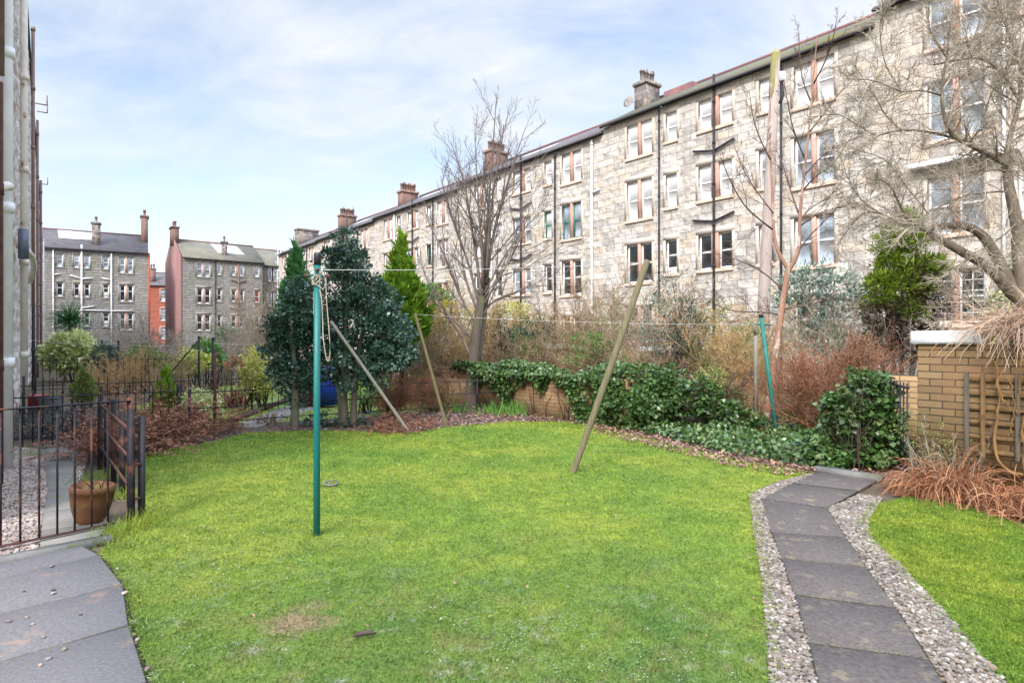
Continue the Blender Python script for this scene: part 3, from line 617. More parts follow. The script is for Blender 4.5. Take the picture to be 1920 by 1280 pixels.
# soil bed with leaf litter along the back of the lawn
BED=ccw(GP([(262,868),(400,832),(460,816),(560,811),(650,811),(760,815),(840,803),(960,793),(1060,793),(1130,805),(1220,825),(1320,852),(1420,873),(1520,887),(1700,905),(1690,850),(1500,800),(1300,770),(1100,745),(800,745),(560,775),(400,790),(262,822)]))
struct(sheet(BED,.0035).build('planting_bed',mBED))
# grass blades
rng=np.random.default_rng(11)
def blades(poly,n,mb,h=(.018,.042),y0=3.2,pw=1.35,edge=0):
    p=sample(rng,poly,n);Y=np.maximum(p[:,1],.5);keep=rng.random(len(p))<np.minimum(1,(y0/Y)**pw);p=p[keep];Y=Y[keep];p=p[Y>2.2];Y=Y[Y>2.2];N=len(p)
    sc=np.clip(Y/3.4,1,4)**.8
    hh=rng.uniform(h[0],h[1],N)*.62*sc**.35;ww=rng.uniform(.0025,.005,N)*sc
    d=rdir(rng,N);d[:,2]=np.abs(d[:,2])*.6+.35;d=unit(d)
    sd=unit(np.cross(d,rdir(rng,N)));b=np.c_[p,np.full(N,.004)];t=b+d*hh[:,None];m_=b+d*hh[:,None]*.55+np.c_[np.zeros((N,2)),hh*.12]
    V=np.stack([b-sd*ww[:,None]*.5,b+sd*ww[:,None]*.5,m_+sd*ww[:,None]*.4,t,m_-sd*ww[:,None]*.4],1)
    mb.add(V.reshape(-1,3),np.arange(N)[:,None]*5+np.arange(5)[None],np.repeat(rng.random(N)*.97+(rng.random(N)>.985)*.03,5))
mb=MB();blades(LAWN1,900000,mb);blades(LAWN2,600000,mb)
# longer tufts at fence foot and edges
def tuft(mb,x,y,n,r,h):
    s=np.zeros((n,3));s[:,:2]=rng.normal(size=(n,2))*r+(x,y);d=rdir(rng,n);d[:,2]=np.abs(d[:,2])+1.1
    strips(mb,rng,s,unit(d),h*rng.uniform(.5,1.2,n),.005,4,.35,.1)
for (px,py,n,r,h) in [(262,985,260,.07,.15),(240,1000,200,.08,.13),(215,1005,160,.07,.1),(228,935,150,.08,.15),(206,900,160,.1,.16),(275,985,150,.06,.1),(160,905,120,.15,.12),(60,855,120,.15,.12),(590,1003,60,.05,.06),(250,1020,200,.1,.09),(195,1020,120,.08,.08)]:
    g=G(px,py);tuft(mb,g[0],g[1],n,r,h)
def edge_tufts(mb,pts,step,r=.03,h=.05,n=10):
    P=GP(pts)
    for a,b in zip(P[:-1],P[1:]):
        k=max(1,int(np.linalg.norm(b-a)/step))
        for i in range(k):
            c=a+(b-a)*(i+rng.random())/k;tuft(mb,c[0],c[1],n,r,h)
edge_tufts(mb,[(287,1300),(272,1240),(252,1180),(238,1115),(210,1060),(188,1036)],.022)
edge_tufts(mb,[(1405,930),(1412,990),(1424,1060),(1434,1150),(1447,1300)],.03,.035,.05)
edge_tufts(mb,[(1652,945),(1620,985),(1630,1012),(1685,1062),(1765,1145),(1835,1230),(1900,1290)],.03,.035,.05)
struct(mb.build('grass',mBLADE),'stuff')
# slabs
def slabs(name,quads,mat,z=.03,g=.014):
    mb=MB()
    for q in quads:
        P=[G(*p) for p in q];c=sum(P)/4;P=[c+(p-c)*(1-g/np.linalg.norm(p-c)) for p in P]
        P=ccw([p for p in P]);n=len(P);tz=z+rng.uniform(-.004,.004);til=rng.normal(size=2)*.002
        top=[(p[0],p[1],tz+til[0]*(p[0]-c[0])+til[1]*(p[1]-c[1])) for p in P];ins=[c+(p-c)*.985 for p in P]
        V=[(p[0],p[1],-.02) for p in P]+[(t[0],t[1],t[2]-.006) for t in top]+[(i_[0],i_[1],t[2]) for i_,t in zip(ins,top)]
        Fc=[(8,9,10,11)]+[(i,(i+1)%4,4+(i+1)%4,4+i) for i in range(4)]+[(4+i,4+(i+1)%4,8+(i+1)%4,8+i) for i in range(4)]
        mb.add(V,Fc,rng.random())
    return struct(mb.build(name,mat))
jl=[(1427,940),(1445,1003),(1463,1053),(1487,1122),(1513,1214),(1541,1330),(1585,1520)];jr=[(1552,957),(1588,1013),(1625,1070),(1684,1148),(1745,1245),(1818,1365),(1930,1560)]
qd=[[jl[i],jr[i],jr[i+1],jl[i+1]] for i in range(6)]
qd+=[[(1480,910),(1610,925),(1552,956),(1428,939)],[(1530,889),(1650,903),(1612,924),(1482,909)]]
slabs('path',qd,mSLAB)
mJOINT=M('dark_joint_soil',(.03,.028,.02),(.055,.055,.025),12,.95,.1,.5,60)
struct(sheet(ccw(GP([(1427,940),(1445,1003),(1463,1053),(1487,1122),(1513,1214),(1541,1330),(1585,1520),(1930,1560),(1818,1365),(1745,1245),(1684,1148),(1625,1070),(1588,1013),(1552,957),(1612,924),(1650,903),(1530,889),(1480,910)])),.021).build('joint_bed',mJOINT))
# bottom-left paving: rows of wide slabs
J=[[(-330,1180),(-60,1098),(190,1047)],[(-420,1235),(-50,1172),(235,1104)],[(-560,1420),(-60,1270),(247,1182)],[(-620,1620),(-60,1410),(283,1292)],[(-700,1900),(-60,1640),(330,1470)]]
qp=[]
qp.append([(-300,1135),(150,1023),(192,1046),(-330,1180)])
for a,b in zip(J[:-1],J[1:]): qp+=[[a[0],a[1],b[1],b[0]],[a[1],a[2],b[2],b[1]]]
slabs('paving',qp,mSLAB2,.034,.022)
struct(sheet(ccw(GP([(-300,1135),(150,1023),(192,1046),(235,1104),(247,1182),(283,1292),(330,1470),(-60,1640),(-700,1900),(-560,1420)])),.021).build('joint_bed',mJOINT))
slabs('path',[[(75,1000),(205,985),(190,1012),(72,1032)],[(80,965),(200,950),(205,985),(75,1000)],[(88,925),(150,915),(200,950),(80,965)],[(85,895),(142,888),(150,915),(88,925)],[(82,868),(135,860),(142,888),(85,895)],[(80,845),(130,838),(135,860),(82,868)]],mSLAB3)
slabs('path',[[(440,800),(520,768),(545,780),(480,803)],[(520,768),(610,745),(640,752),(545,780)]],mSLAB3,.02)
# kerbs
def strip_box(name,a,b,w,h,mat):
    mb=MB();mb.bar((a[0],a[1],h/2-.01),(b[0],b[1],h/2-.01),w,h+.02);return struct(mb.build(name,mat))
strip_box('kerb',G(-80,1075),G(208,1016),.12,.05,mKERB)
strip_box('kerb',G(1530,884),G(1652,904),.16,.07,mKERB)
strip_box('kerb',G(415,800),G(540,752),.08,.1,mSOIL)
# pebbles
ph=(1+5**.5)/2
ICO=unit(np.array([(-1,ph,0),(1,ph,0),(-1,-ph,0),(1,-ph,0),(0,-1,ph),(0,1,ph),(0,-1,-ph),(0,1,-ph),(ph,0,-1),(ph,0,1),(-ph,0,-1),(-ph,0,1)],float))
ICF=np.array([(0,11,5),(0,5,1),(0,1,7),(0,7,10),(0,10,11),(1,5,9),(5,11,4),(11,10,2),(10,7,6),(7,1,8),(3,9,4),(3,4,2),(3,2,6),(3,6,8),(3,8,9),(4,9,5),(2,4,11),(6,2,10),(8,6,7),(9,8,1)])
def ico2():
    V=list(ICO);mid={};Fn=[]
    def m(a,b):
        k=(min(a,b),max(a,b))
        if k not in mid: mid[k]=len(V);V.append(unit(V[a]+V[b]))
        return mid[k]
    for a,b,c in ICF:
        x,y,z=m(a,b),m(b,c),m(c,a);Fn+=[(a,x,z),(b,y,x),(c,z,y),(x,y,z)]
    return np.array(V),np.array(Fn)
IV,IF=ico2()
def pebbles(mb,poly,n,s=(.008,.017),z=(.0,.022)):
    p=np.concatenate([sample(rng,poly,n) for _ in range(40)])[:n];N=len(p);a=rng.random(N)*6.283
    S=rng.uniform(s[0],s[1],N)[:,None]*np.stack([rng.uniform(.9,1.6,N),rng.uniform(.7,1.1,N),rng.uniform(.45,.8,N)],1)
    V=IV[None]*(1+rng.normal(size=(N,len(IV),1))*.09)*S[:,None,:]
    ti=rng.normal(size=N)*.4;c,s_=np.cos(ti)[:,None],np.sin(ti)[:,None];y,zz_=V[:,:,1].copy(),V[:,:,2].copy();V[:,:,1]=y*c-zz_*s_;V[:,:,2]=y*s_+zz_*c
    c,s_=np.cos(a)[:,None],np.sin(a)[:,None];x,y=V[:,:,0].copy(),V[:,:,1].copy();V[:,:,0]=x*c-y*s_;V[:,:,1]=x*s_+y*c
    V+=np.c_[p,rng.uniform(z[0],z[1],N)][:,None,:]
    mb.add(V.reshape(-1,3),(np.arange(N)[:,None,None]*len(IV)+IF[None]).reshape(-1,3),np.repeat(rng.random(N),len(IV)))
gl=GP([(1470,1600),(1447,1300),(1434,1150),(1424,1060),(1412,990),(1405,930),(1460,905),(1530,889),(1545,893),(1480,912),(1430,940),(1447,1003),(1465,1053),(1489,1122),(1515,1214),(1545,1330),(1590,1530)])
gr=GP([(1552,957),(1610,930),(1655,935),(1625,980),(1632,1012),(1690,1065),(1768,1148),(1838,1233),(1900,1300),(2150,1600),(1950,1580),(1818,1365),(1745,1245),(1684,1148),(1625,1070),(1588,1013)])
mGRIT=M('gravel_grit',(.06,.05,.038),(.11,.095,.075),90,.9,.2,.6,120,c3=(.12,.14,.05),s3=3,lo3=.6,hi3=.68)
for pl in (gl,gr): struct(sheet(ccw(pl),.0095).build('gravel_bed',mGRIT))
def parea(p): return abs(sum(p[k][0]*p[(k+1)%len(p)][1]-p[(k+1)%len(p)][0]*p[k][1] for k in range(len(p))))/2
mb=MB()
for pl in (gl,gr): a_=parea(pl);pebbles(mb,pl,int(a_*9500),(.006,.0125),(.004,.022));pebbles(mb,pl,int(a_*500),(.012,.017),(.012,.022))
struct(mb.build('gravel',mPEB,smooth=True),'stuff')
mb=MB();pebbles(mb,GP([(-60,1062),(-60,850),(20,838),(82,845),(90,925),(74,1000),(72,1034)]),16000,(.008,.016),(0,.02));pebbles(mb,GP([(130,840),(165,850),(150,905),(140,890)]),500,(.01,.02),(0,.02))
struct(mb.build('gravel',mPEBB,smooth=True),'stuff')
# stray stones lying on the paving
k=0
for px,py,s,dk in [(97,1072,.02,0),(44,1119,.013,0),(100,1117,.016,0),(100,1124,.017,0),(151,1165,.012,0),(62,1183,.012,0),(50,1170,.014,1),(17,1178,.015,1),(82,1208,.014,0),(121,1232,.018,0),(91,1250,.017,0),(76,1262,.015,1),(220,1077,.014,0),(228,1109,.012,0),(234,1124,.022,1),(252,1203,.012,0),(258,1213,.016,0),(256,1220,.015,0),(277,1270,.02,0)]:
    s*=.72;g=G(px,py);mb=MB();a=rng.random()*3;v=IV*(1+rng.normal(size=(len(IV),1))*.1)*np.array([s*1.3,s*.9,s*.65]);v=np.stack([v[:,0]*math.cos(a)-v[:,1]*math.sin(a),v[:,0]*math.sin(a)+v[:,1]*math.cos(a),v[:,2]],1)+g+np.array([0,0,.034+s*.5])
    mb.add(v,IF,rng.random());o=mb.build('pebble',mPEBB if dk else mPEB,None,True,org=g)
    tag(o,'small dark stone lying loose on the bluish paving slabs' if dk else 'small pale pebble lying loose on the bluish paving slabs','pebble','dark stray stones on the paving' if dk else 'pale stray pebbles on the paving')
# leaf litter
mLIT=LEAF('fallen_leaf',[(.12,.07,.06),(.2,.12,.09),(.26,.17,.13),(.3,.14,.08),(.16,.1,.1),(.36,.27,.22)],.8,.15,0)
mb=MB();p=sample(rng,BED,36000);N=len(p);keep=rng.random(N)<np.where(p[:,0]>-2.2,1,.22);p=p[keep];N=len(p)
d=rdir(rng,N);d[:,2]*=.35;n=rdir(rng,N)*.45+np.array([0,0,1]);leaves(mb,rng,np.c_[p,rng.uniform(.006,.03,N)],d,n,rng.uniform(.035,.08,N),rng.uniform(.02,.045,N))
p=sample(rng,LAWN1,900);p=p[p[:,1]>3];N=len(p);N=int(N*.55);p=p[:N];d=rdir(rng,N);d[:,2]*=.2;leaves(mb,rng,np.c_[p,np.full(N,.035)],d,rdir(rng,N)*.3+np.array([0,0,1]),rng.uniform(.015,.035,N),rng.uniform(.008,.018,N))
struct(mb.build('leaf_litter',mLIT),'stuff')

# pale clover-like rosettes and moss flecks in the worn near turf
mCLO=LEAF('pale_clover_leaf',[(.15,.25,.1),(.22,.3,.16),(.30,.36,.24),(.19,.28,.12)],.6,.3,.15,gain=1)
mb=MB();c=sample(rng,ccw(GP([(290,1400),(255,1190),(330,1030),(700,1010),(900,1090),(1250,1180),(1420,1300),(1440,1450)])),800);fl=np.sin(c[:,0]*3.1+1)+np.sin(c[:,1]*4.3+c[:,0]*2)+rng.normal(size=len(c))*.5;c=c[fl>.25]
c2=sample(rng,LAWN1,1500);c=np.concatenate([c,c2[c2[:,1]>2.4][:50]]);i=np.repeat(np.arange(len(c)),9);N=len(i);pos=np.c_[c[i]+rng.normal(size=(N,2))*.022,rng.uniform(.010,.024,N)]
d=rdir(rng,N);d[:,2]*=.25;leaves(mb,rng,pos,d,rdir(rng,N)*.35+np.array([0,0,1]),rng.uniform(.006,.014,N),rng.uniform(.005,.010,N),.05)
struct(mb.build('clover',mCLO),'stuff')
# moss and weeds in the joints of the slabs
mb=MB()
def joint(a,b,n,h=.018):
    A=G(*a);B=G(*b)
    for k in range(n):
        q=A+(B-A)*rng.random();tuft(mb,q[0],q[1],4,.008,h)
for a,b in zip(jl[1:5],jr[1:5]): joint(a,b,26)
for jj in J[1:4]: joint(jj[1],jj[2],60,.02)
joint((0,1085),(190,1047),50,.022);joint((20,1052),(205,1015),70,.03)
struct(mb.build('joint_moss',M('joint_moss',(.16,.19,.05),(.22,.22,.08),30,.9)),'stuff')
# ------------------------------------------------------------------ garden furniture: poles, props, lines, railings, pots
mTEAL=M('teal_pole_paint',(.006,.125,.12),(.012,.165,.155),5,.42,.45,.2,60,stretch=(3,3,.6),c3=(.02,.09,.08),s3=5,lo3=.56,hi3=.66)
mTEAL2=M('weathered_teal_paint',(.01,.13,.11),(.03,.18,.145),9,.55,.35,.2,60,c3=(.3,.33,.3),s3=22,lo3=.62,hi3=.67)
mBLACKCAP=M('black_rubber',(.012,.014,.018),(.02,.022,.026),5,.5,.4)
mWOODG=M('weathered_grey_timber',(.25,.235,.195),(.19,.18,.14),4,.9,.15,.5,60,stretch=(6,6,.6))
mWOODM=M('green_stained_timber',(.165,.145,.075),(.12,.11,.055),4,.9,.15,.5,60,stretch=(6,6,.6))
mWOODO=M('mossy_prop_timber',(.19,.165,.10),(.135,.12,.07),5,.85,.2,.6,50,stretch=(8,8,.5))
mROPE=M('old_rope',(.42,.39,.31),(.3,.27,.2),30,.9,.1)
mROPEW=M('white_line_cord',(.55,.56,.54),(.45,.45,.43),30,.8,.2)
mTERRA=M('old_terracotta',(.17,.075,.034),(.115,.055,.028),5,.85,.2,.3,60,stretch=(1,1,2),c3=(.15,.13,.05),s3=4,lo3=.5,hi3=.66)
mTELE=M('telegraph_pole_timber',(.42,.36,.32),(.33,.27,.24),5,.9,.15,.5,40,stretch=(4,4,.4))
def pole_at(px,py): return G(px,py)
g=G(594,1005);Yp=g[1];zt=W(594,474,Yp)[2]
t=thing('washing_pole','upright teal green washing pole with crossed pegs and a knotted rope, in the lawn','washing pole',g)
mb=MB();mb.tubes(np.array([[(g[0],g[1],-.1),(g[0],g[1],1),(g[0]+.005,g[1],zt-.09)]]),np.full((1,3),.0255),18);mb.build('post',mTEAL,t,True)
mb=MB();mb.tubes(np.array([[(g[0]+.005,g[1],zt-.095),(g[0]+.005,g[1],zt-.01),(g[0]+.005,g[1],zt)]]),np.array([[.0275,.0275,.022]]),18);mb.build('cap',mBLACKCAP,t,True)
za=W(594,516,Yp)[2]
def arm(p,q):
    p=np.array(p);q=np.array(q);mb=MB();mb.tubes(np.stack([[p,q]]),np.full((1,2),.0105),8);a=mb.build('peg',mTEAL,t,True)
    u=(q-p)/np.linalg.norm(q-p);mb=MB();mb.tubes(np.stack([[p-u*.018,p,p+u*.03]]),np.array([[.009,.0155,.012]]),8);mb.build('peg_end',mRUST,a,True);mb=MB();mb.tubes(np.stack([[q-u*.03,q,q+u*.018]]),np.array([[.012,.0155,.009]]),8);mb.build('peg_end',mRUST,a,True)
arm((g[0]-.098,g[1]+.05,za+.004),(g[0]+.105,g[1]-.05,za-.012))
arm((g[0]-.03,g[1]+.1,za+.02),(g[0]+.04,g[1]-.115,za+.028))
mb=MB();th=np.linspace(0,6*np.pi,50);q=np.stack([g[0]+.033*np.cos(th),g[1]+.033*np.sin(th),za-.02+.03*np.sin(th*.37)+.035*np.sin(th+.8)],1);mb.tubes(q[None],np.full((1,50),.007),5)
def hang(pts,y,r=.0042):
    P=np.array([W(a,b,y) for a,b in pts]);P=respline(P,18);mb.tubes(P[None],np.full((1,19),r),5)
yr=Yp-.045
hang([(600,515),(599,540),(603,560),(605,600),(606,630),(609,655),(612,672),(616,677),(619,660),(617,620),(612,560),(611,520)],yr)
hang([(590,512),(588,530),(598,536),(606,542),(610,530),(607,515)],yr)
hang([(592,516),(589,545),(588,570),(588,590)],Yp+.04,.003)
tag(mb.build('rope',mROPE,None,True,org=W(594,516,Yp)),'frayed rope knotted round the upright teal washing pole, loop hanging down','rope')
# second leaning pole
b=G(1457,822);tp=W(1427,592,b[1]+.12);t=thing('washing_pole','leaning teal washing pole with peeling paint, standing in the ivy','washing pole',b)
mb=MB();mb.tubes(np.stack([[b-(tp-b)*.04,(b+tp)/2,tp]]),np.full((1,3),.033),14);mb.build('post',mTEAL2,t,True)
mb=MB();u=(tp-b)/np.linalg.norm(tp-b);mb.tubes(np.stack([[tp-u*.03,tp+u*.025,tp+u*.03]]),np.array([[.035,.035,.028]]),12);mb.build('cap',mBLACKCAP,t,True)
mb=MB();c=tp-u*.13;mb.tubes(np.stack([[c+np.array([-.13,-.03,.0]),c+np.array([.16,.03,-.02])]]),np.full((1,2),.011),7);mb.build('peg',mTEAL2,t,True)
def prop(lb,bot,top,Yt,wd,mat):
    b=G(*bot);tp=W(top[0],top[1],Yt);u=(tp-b)/np.linalg.norm(tp-b);mb=MB()
    P=np.stack([b-u*.05,b,b+(tp-b)*.5+np.array([.006,0,0]),tp-u*.02,tp]);mb.tubes(P[None],np.array([[wd,wd,wd,wd,wd*.8]])/2,8)
    o=tag(mb.build('clothes_prop',mat,None,False,org=b),lb,'clothes prop','wooden clothes props');return tp

t1=prop('thin silvery clothes prop leaning over against the dark holly',(768,812),(620,602),10.3,.055,mWOODG)
t2=prop('thin green stained clothes prop leaning beside the brown thicket',(838,803),(778,588),11.2,.055,mWOODM)
t3=prop('thick mossy clothes prop slanting alone out of the open lawn',(1074,887),(1214,488),7.25,.08,mWOODO)
def line(lb,a,b_,sag,r=.0026,mat=mROPEW):
    s=np.linspace(0,1,25)[:,None];P=a+(b_-a)*s;P[:,2]-=sag*4*(s*(1-s))[:,0];mb=MB();mb.tubes(P[None],np.full((1,25),r),5);return tag(mb.build('clothes_line',mat,None,True,org=a),lb,'clothes line')
line('white clothes line from the upright teal pole to the thick prop',W(606,506,Yp-.05),t3-np.array([.0,0,.02]),.03)
line('white clothes line from the green stained prop to the leaning pole',t2-np.array([0,0,.01]),W(1428,608,b[1]+.1),.05)
# telegraph pole
Yt=18.;bt=np.array([*W(1424,900,Yt)[:2],0.]);tt=W(1455,97,Yt);t=thing('telegraph_pole','tall leaning timber telegraph pole with mossy top before the terrace','telegraph pole',bt)
mb=MB();mb.tubes(np.stack([[bt-np.array([0,0,.3]),bt+(tt-bt)*.3,bt+(tt-bt)*.7,tt-np.array([0,0,.02]),tt]]),np.array([[.185,.17,.145,.12,.09]]),16);mb.build('pole',mTELE,t,True)
mTMOSS=M('bright_moss',(.23,.24,.06),(.3,.26,.16),5,.95,.1,.8,50)
mb=MB();u=tt-bt;mb.tubes(np.stack([[bt+u*.86+np.array([-.02,0,0]),bt+u*.89+np.array([-.016,0,0]),bt+u*.95+np.array([-.008,0,0]),bt+u*.995,bt+u*1.004]]),np.array([[.118,.128,.126,.124,.08]]),12);mb.build('moss_cap',mTMOSS,t,True)
mb=MB();c=bt+u*.925;mb.bbox(c[0]+.1,c[1]-.1,c[2]-.12,c[0]+.28,c[1]+.1,c[2]+.14,.02);mb.build('junction_box',mPWHITE,t)
mb=MB();mb.tubes(np.stack([[c+np.array([.2,0,-.12]),c+np.array([.22,0,-.55]),c+np.array([.15,0,-.75])]]),np.full((1,3),.05),7);mb.build('cable',mIRON,t,True)
# neighbour washing poles
def npole(px,pt,Y,r,lb,brace=None):
    bs=np.array([*W(px,700,Y)[:2],0]);tp=W(px,pt,Y);t=thing('washing_pole',lb,'washing pole',bs);mb=MB();mb.tubes(np.stack([[bs-np.array([0,0,.1]),tp]]),np.full((1,2),r),10);mb.build('post',mIRON,t,True)
    mb=MB();mb.tubes(np.stack([[tp-np.array([0,0,.02]),tp+np.array([0,0,.03])]]),np.full((1,2),r*1.2),10);mb.build('cap',mBLACKCAP,t,True)
    if brace:
        q=np.array([*W(brace,700,Y)[:2],0]);mb=MB();mb.tubes(np.stack([[q,tp-np.array([0,0,.06])]]),np.full((1,2),r*.6),6);mb.build('brace',mIRON,t,True)
    return tp
n1_=npole(373,632,16,.028,'black washing pole with a diagonal brace, in the neighbouring garden',275)
n2_=npole(399,635,15.4,.03,'plain thick black washing pole without a brace, in the neighbouring garden')
n3_=npole(222,640,19,.03,'slim dark washing pole beside the variegated bush, before the grey blocks')
line('upper washing line crossing the neighbouring gardens',n3_-np.array([0,0,.05]),n1_-np.array([0,0,.1]),.12,.006)
line('lower washing line sagging across the neighbouring gardens',n3_-np.array([0,0,.12]),n2_-np.array([0,0,.25]),.12,.005)
line('washing line running from the pink wall to the slim dark pole',W(60,637,19.5),n3_-np.array([0,0,.06]),.08,.006)
line('washing line running from the thick black pole towards the holly trees',n2_-np.array([0,0,.1]),W(500,642,17),.05,.006)
# ---------------- railings
FA=np.array([-4.0,3.94]);FB=np.array([-3.115,5.10])
t=thing('railing','rusty black bar railing beside the terracotta pot, nearest of all','railing',(FA[0],FA[1],0))
def rail_line(a,b,z,w,h,mat,nm,par):
    mb=MB();mb.bar((a[0],a[1],z),(b[0],b[1],z),w,h);return mb.build(nm,mat,par)
rail_line(FA,FB,1.025,.035,.012,mIRONR,'top_rail',t)
rail_line(FA,FB+(FA-FB)*.08,.055,.03,.012,mRUST,'bottom_rail',t)
mb=MB();mb.tubes(np.array([[(0,0,.05),(0,0,1.02)]]),np.full((1,2),.0075),6)
n=13;bar0=None
for i in range(n):
    p=FB+(FA-FB)*(i*.0775+.115)
    if bar0 is None: bar0=mb.build('bar',mIRONR,t)
    else: o=bar0.copy();COL.objects.link(o);o.parent=t
    bb=bar0 if i==0 else o
    if i==0:
        me=bar0.data
        for v in me.vertices: v.co+=Vector(ORG[t.name])
    bb.location=(p[0]-FA[0],p[1]-FA[1],0)
def post(par,x,y,h,w,d,mat,ang=.9,nm='post'):
    mb=MB();c,s=math.cos(ang),math.sin(ang);mb.bar((x,y,-.1),(x,y,h),w,d,up=(c,s,0));return mb.build(nm,mat,par)
post(t,FB[0],FB[1],1.05,.05,.03,mIRONR,1.57)
b2=G(263,983);post(t,b2[0],b2[1]+.02,.89,.048,.025,mIRON,1.57)
rail_line(FB,b2[:2],.5,.02,.02,mRUST,'hinge',t);rail_line(FB,b2[:2],.22,.02,.02,mRUST,'hinge',t)
# return panel
pr=[FB+np.array([.0,.03]),G(229,931)[:2],G(213,908)[:2],G(200,891)[:2],G(188,880)[:2]]
t=thing('railing','short flat bar fence running back from the near railing past the lawn edge','railing',(pr[-1][0],pr[-1][1],0))
for p,h in zip(pr[1:],(.83,.9,.8,.82)): post(t,p[0],p[1],h,.05,.02,mIRONR,1.57)
for z in(.76,.52,.27): rail_line(pr[0],pr[-1],z,.012,.03,mRUST,'rail',t)
# estate rail fence along the back of the lawn
def fence(lb,pts,zr,posts,ph,mat,pm,pick=None,grp=None,zpick=1.,name='railing',rw=.025):
    P=[np.array(p,float) for p in pts];t=thing(name,lb,'railing',(P[0][0],P[0][1],0),0,grp)
    seg=[np.linalg.norm(b-a) for a,b in zip(P[:-1],P[1:])]
    for z in zr:
        mb=MB()
        for a,b in zip(P[:-1],P[1:]): mb.bar((a[0],a[1],z),(b[0],b[1],z),rw,rw*.7)
        mb.build('rail',mat,t)
    def at(s):
        for a,b,l in zip(P[:-1],P[1:],seg):
            if s<=l: return a+(b-a)*s/l
            s-=l
        return P[-1]
    for s in posts: p=at(s);post(t,p[0],p[1],ph,.035,.035,pm)
    if pick:
        mb=MB();Lt=sum(seg);s=0.05
        while s<Lt:
            p=at(s);mb.tubes(np.array([[(p[0],p[1],.02),(p[0],p[1],zpick-.05),(p[0],p[1],zpick)]]),np.array([[.009,.009,.002]]),5);s+=pick
        mb.build('bars',mat,t)
    return t
fence('picket bar railing in front of the dark lavender bush, meeting the wall',[(-7.05,8.72),(-6.14,9.4),(-5.3,10.1)],(.72,.15),(0.05,1.1,2.15),.84,mIRON,mIRONR,.115,zpick=.84)
fence('three rail iron fence along the back edge of the lawn, passing the holly trunks',[(-5.3,10.15),(-4.9,10.5),(-4.1,11.3),(-1.9,12.7),(.2,13.9)],(.68,.42,.16),(.05,1.8,3.6,5.6),.74,mIRON,mIRONR,rw=.022)
mb=MB();q=G(403,806);mb.tubes(np.array([[(q[0],q[1],-.1),(q[0],q[1],1.36)]]),np.full((1,2),.028),8);tag(mb.build('iron_post',mRUST,None,True,org=q),'tall rusty iron post standing at the dead fern bed','post')
fence('long picket railing across the neighbouring garden, second row back',[(-8.75,11.1),(-7.3,12.25),(-5.5,13.7),(-3.6,15.2)],(.72,.12),(0.05,2.4,4.8),.9,mIRON,mIRON,.14,zpick=.88)
fence('far picket railing by the pink wall, behind the other rows',[(-13.2,17.2),(-11.5,18.6),(-9,20.6)],(1.0,.2),(.05,2.7),1.15,mIRON,mIRON,.16,zpick=1.1)
# gate beside the brick wall
ga=np.array([4.62,7.62]);gb=np.array([4.36,6.86])
t=thing('garden_gate','black iron bar gate between the ivy mound and the brick wall','gate',(ga[0],ga[1],0))
for z in(.12,1.0): rail_line(ga,gb,z,.02,.025,mIRON,'rail',t)
mb=MB()
for i in range(6):
    p=ga+(gb-ga)*(i+.2)/5.6;mb.tubes(np.array([[(p[0],p[1],.06),(p[0],p[1],1.05)]]),np.full((1,2),.008),6)
mb.build('bars',mIRON,t);post(t,ga[0],ga[1],1.12,.035,.035,mIRON,nm='gate_post')
# terracotta pot
pc=np.array([*W(168,985,5.12)[:2],0.]);t=thing('plant_pot','tilted terracotta pot with dead stalks behind the near railing bars','plant pot',pc)
mb=MB();prof=[(.0,.0),(.085,.0),(.1,.02),(.125,.07),(.148,.14),(.163,.22),(.17,.29),(.174,.292),(.174,.32),(.168,.345),(.155,.347),(.15,.30),(.0,.285)]
mb.lathe((0,0,0),prof,28,closed=False);mt=Matrix.Rotation(R(5),3,'Y');v=np.concatenate(mb.v)*.93;mb.v=[np.array([mt@Vector(p) for p in v])+pc+np.array([0,0,.014])];mb.build('pot',mTERRA,t,True)
mb=MB();s=np.tile(pc+np.array([.02,0,.3]),(9,1));s[:,:2]+=rng.normal(size=(9,2))*.05;d=rdir(rng,9)*.5+np.array([0,0,1.]);P=grow(rng,s,d,rng.uniform(.06,.17,9),4,.2);mb.tubes(P,taper(np.full(9,.005),np.full(9,.002),4),4);mb.build('dead_stalks',mRUST,t)
# blue bin + brown shed panel behind the hollies
bc=W(612,760,14.5);t=thing('wheelie_bin','bright blue wheelie bin half hidden behind the holly trunks','bin',(bc[0],14.5,0))
mBLUE=M('blue_bin_plastic',(.012,.04,.35),(.015,.05,.42),2,.4,.5)
mb=MB();mb.add([(bc[0]-.22,14.3,.06),(bc[0]+.22,14.3,.06),(bc[0]+.22,14.75,.06),(bc[0]-.22,14.75,.06),(bc[0]-.28,14.22,.86),(bc[0]+.28,14.22,.86),(bc[0]+.28,14.85,.86),(bc[0]-.28,14.85,.86)],[(0,3,2,1),(4,5,6,7),(0,1,5,4),(1,2,6,5),(2,3,7,6),(3,0,4,7)]);mb.build('body',mBLUE,t)
mb=MB();mb.bbox(bc[0]-.3,14.18,.865,bc[0]+.3,14.88,.93,.015);mb.build('lid',mBLUE,t)
for sx in(-.22,.22): mb=MB();mb.tubes(np.array([[(bc[0]+sx-.03,14.78,.1),(bc[0]+sx+.03,14.78,.1)]]),np.full((1,2),.1),12);mb.build('wheel',mBLACKCAP,t)
mb=MB();c=W(573,740,14.3)
for i in range(5): mb.bbox(c[0]-.36+i*.142,14.4,.02,c[0]-.36+i*.142+.135,14.44,.78+.01*(i%2),.004)
mb.box(c[0]-.36,14.441,.15,c[0]+.35,14.48,.22);mb.box(c[0]-.36,14.441,.55,c[0]+.35,14.48,.62)
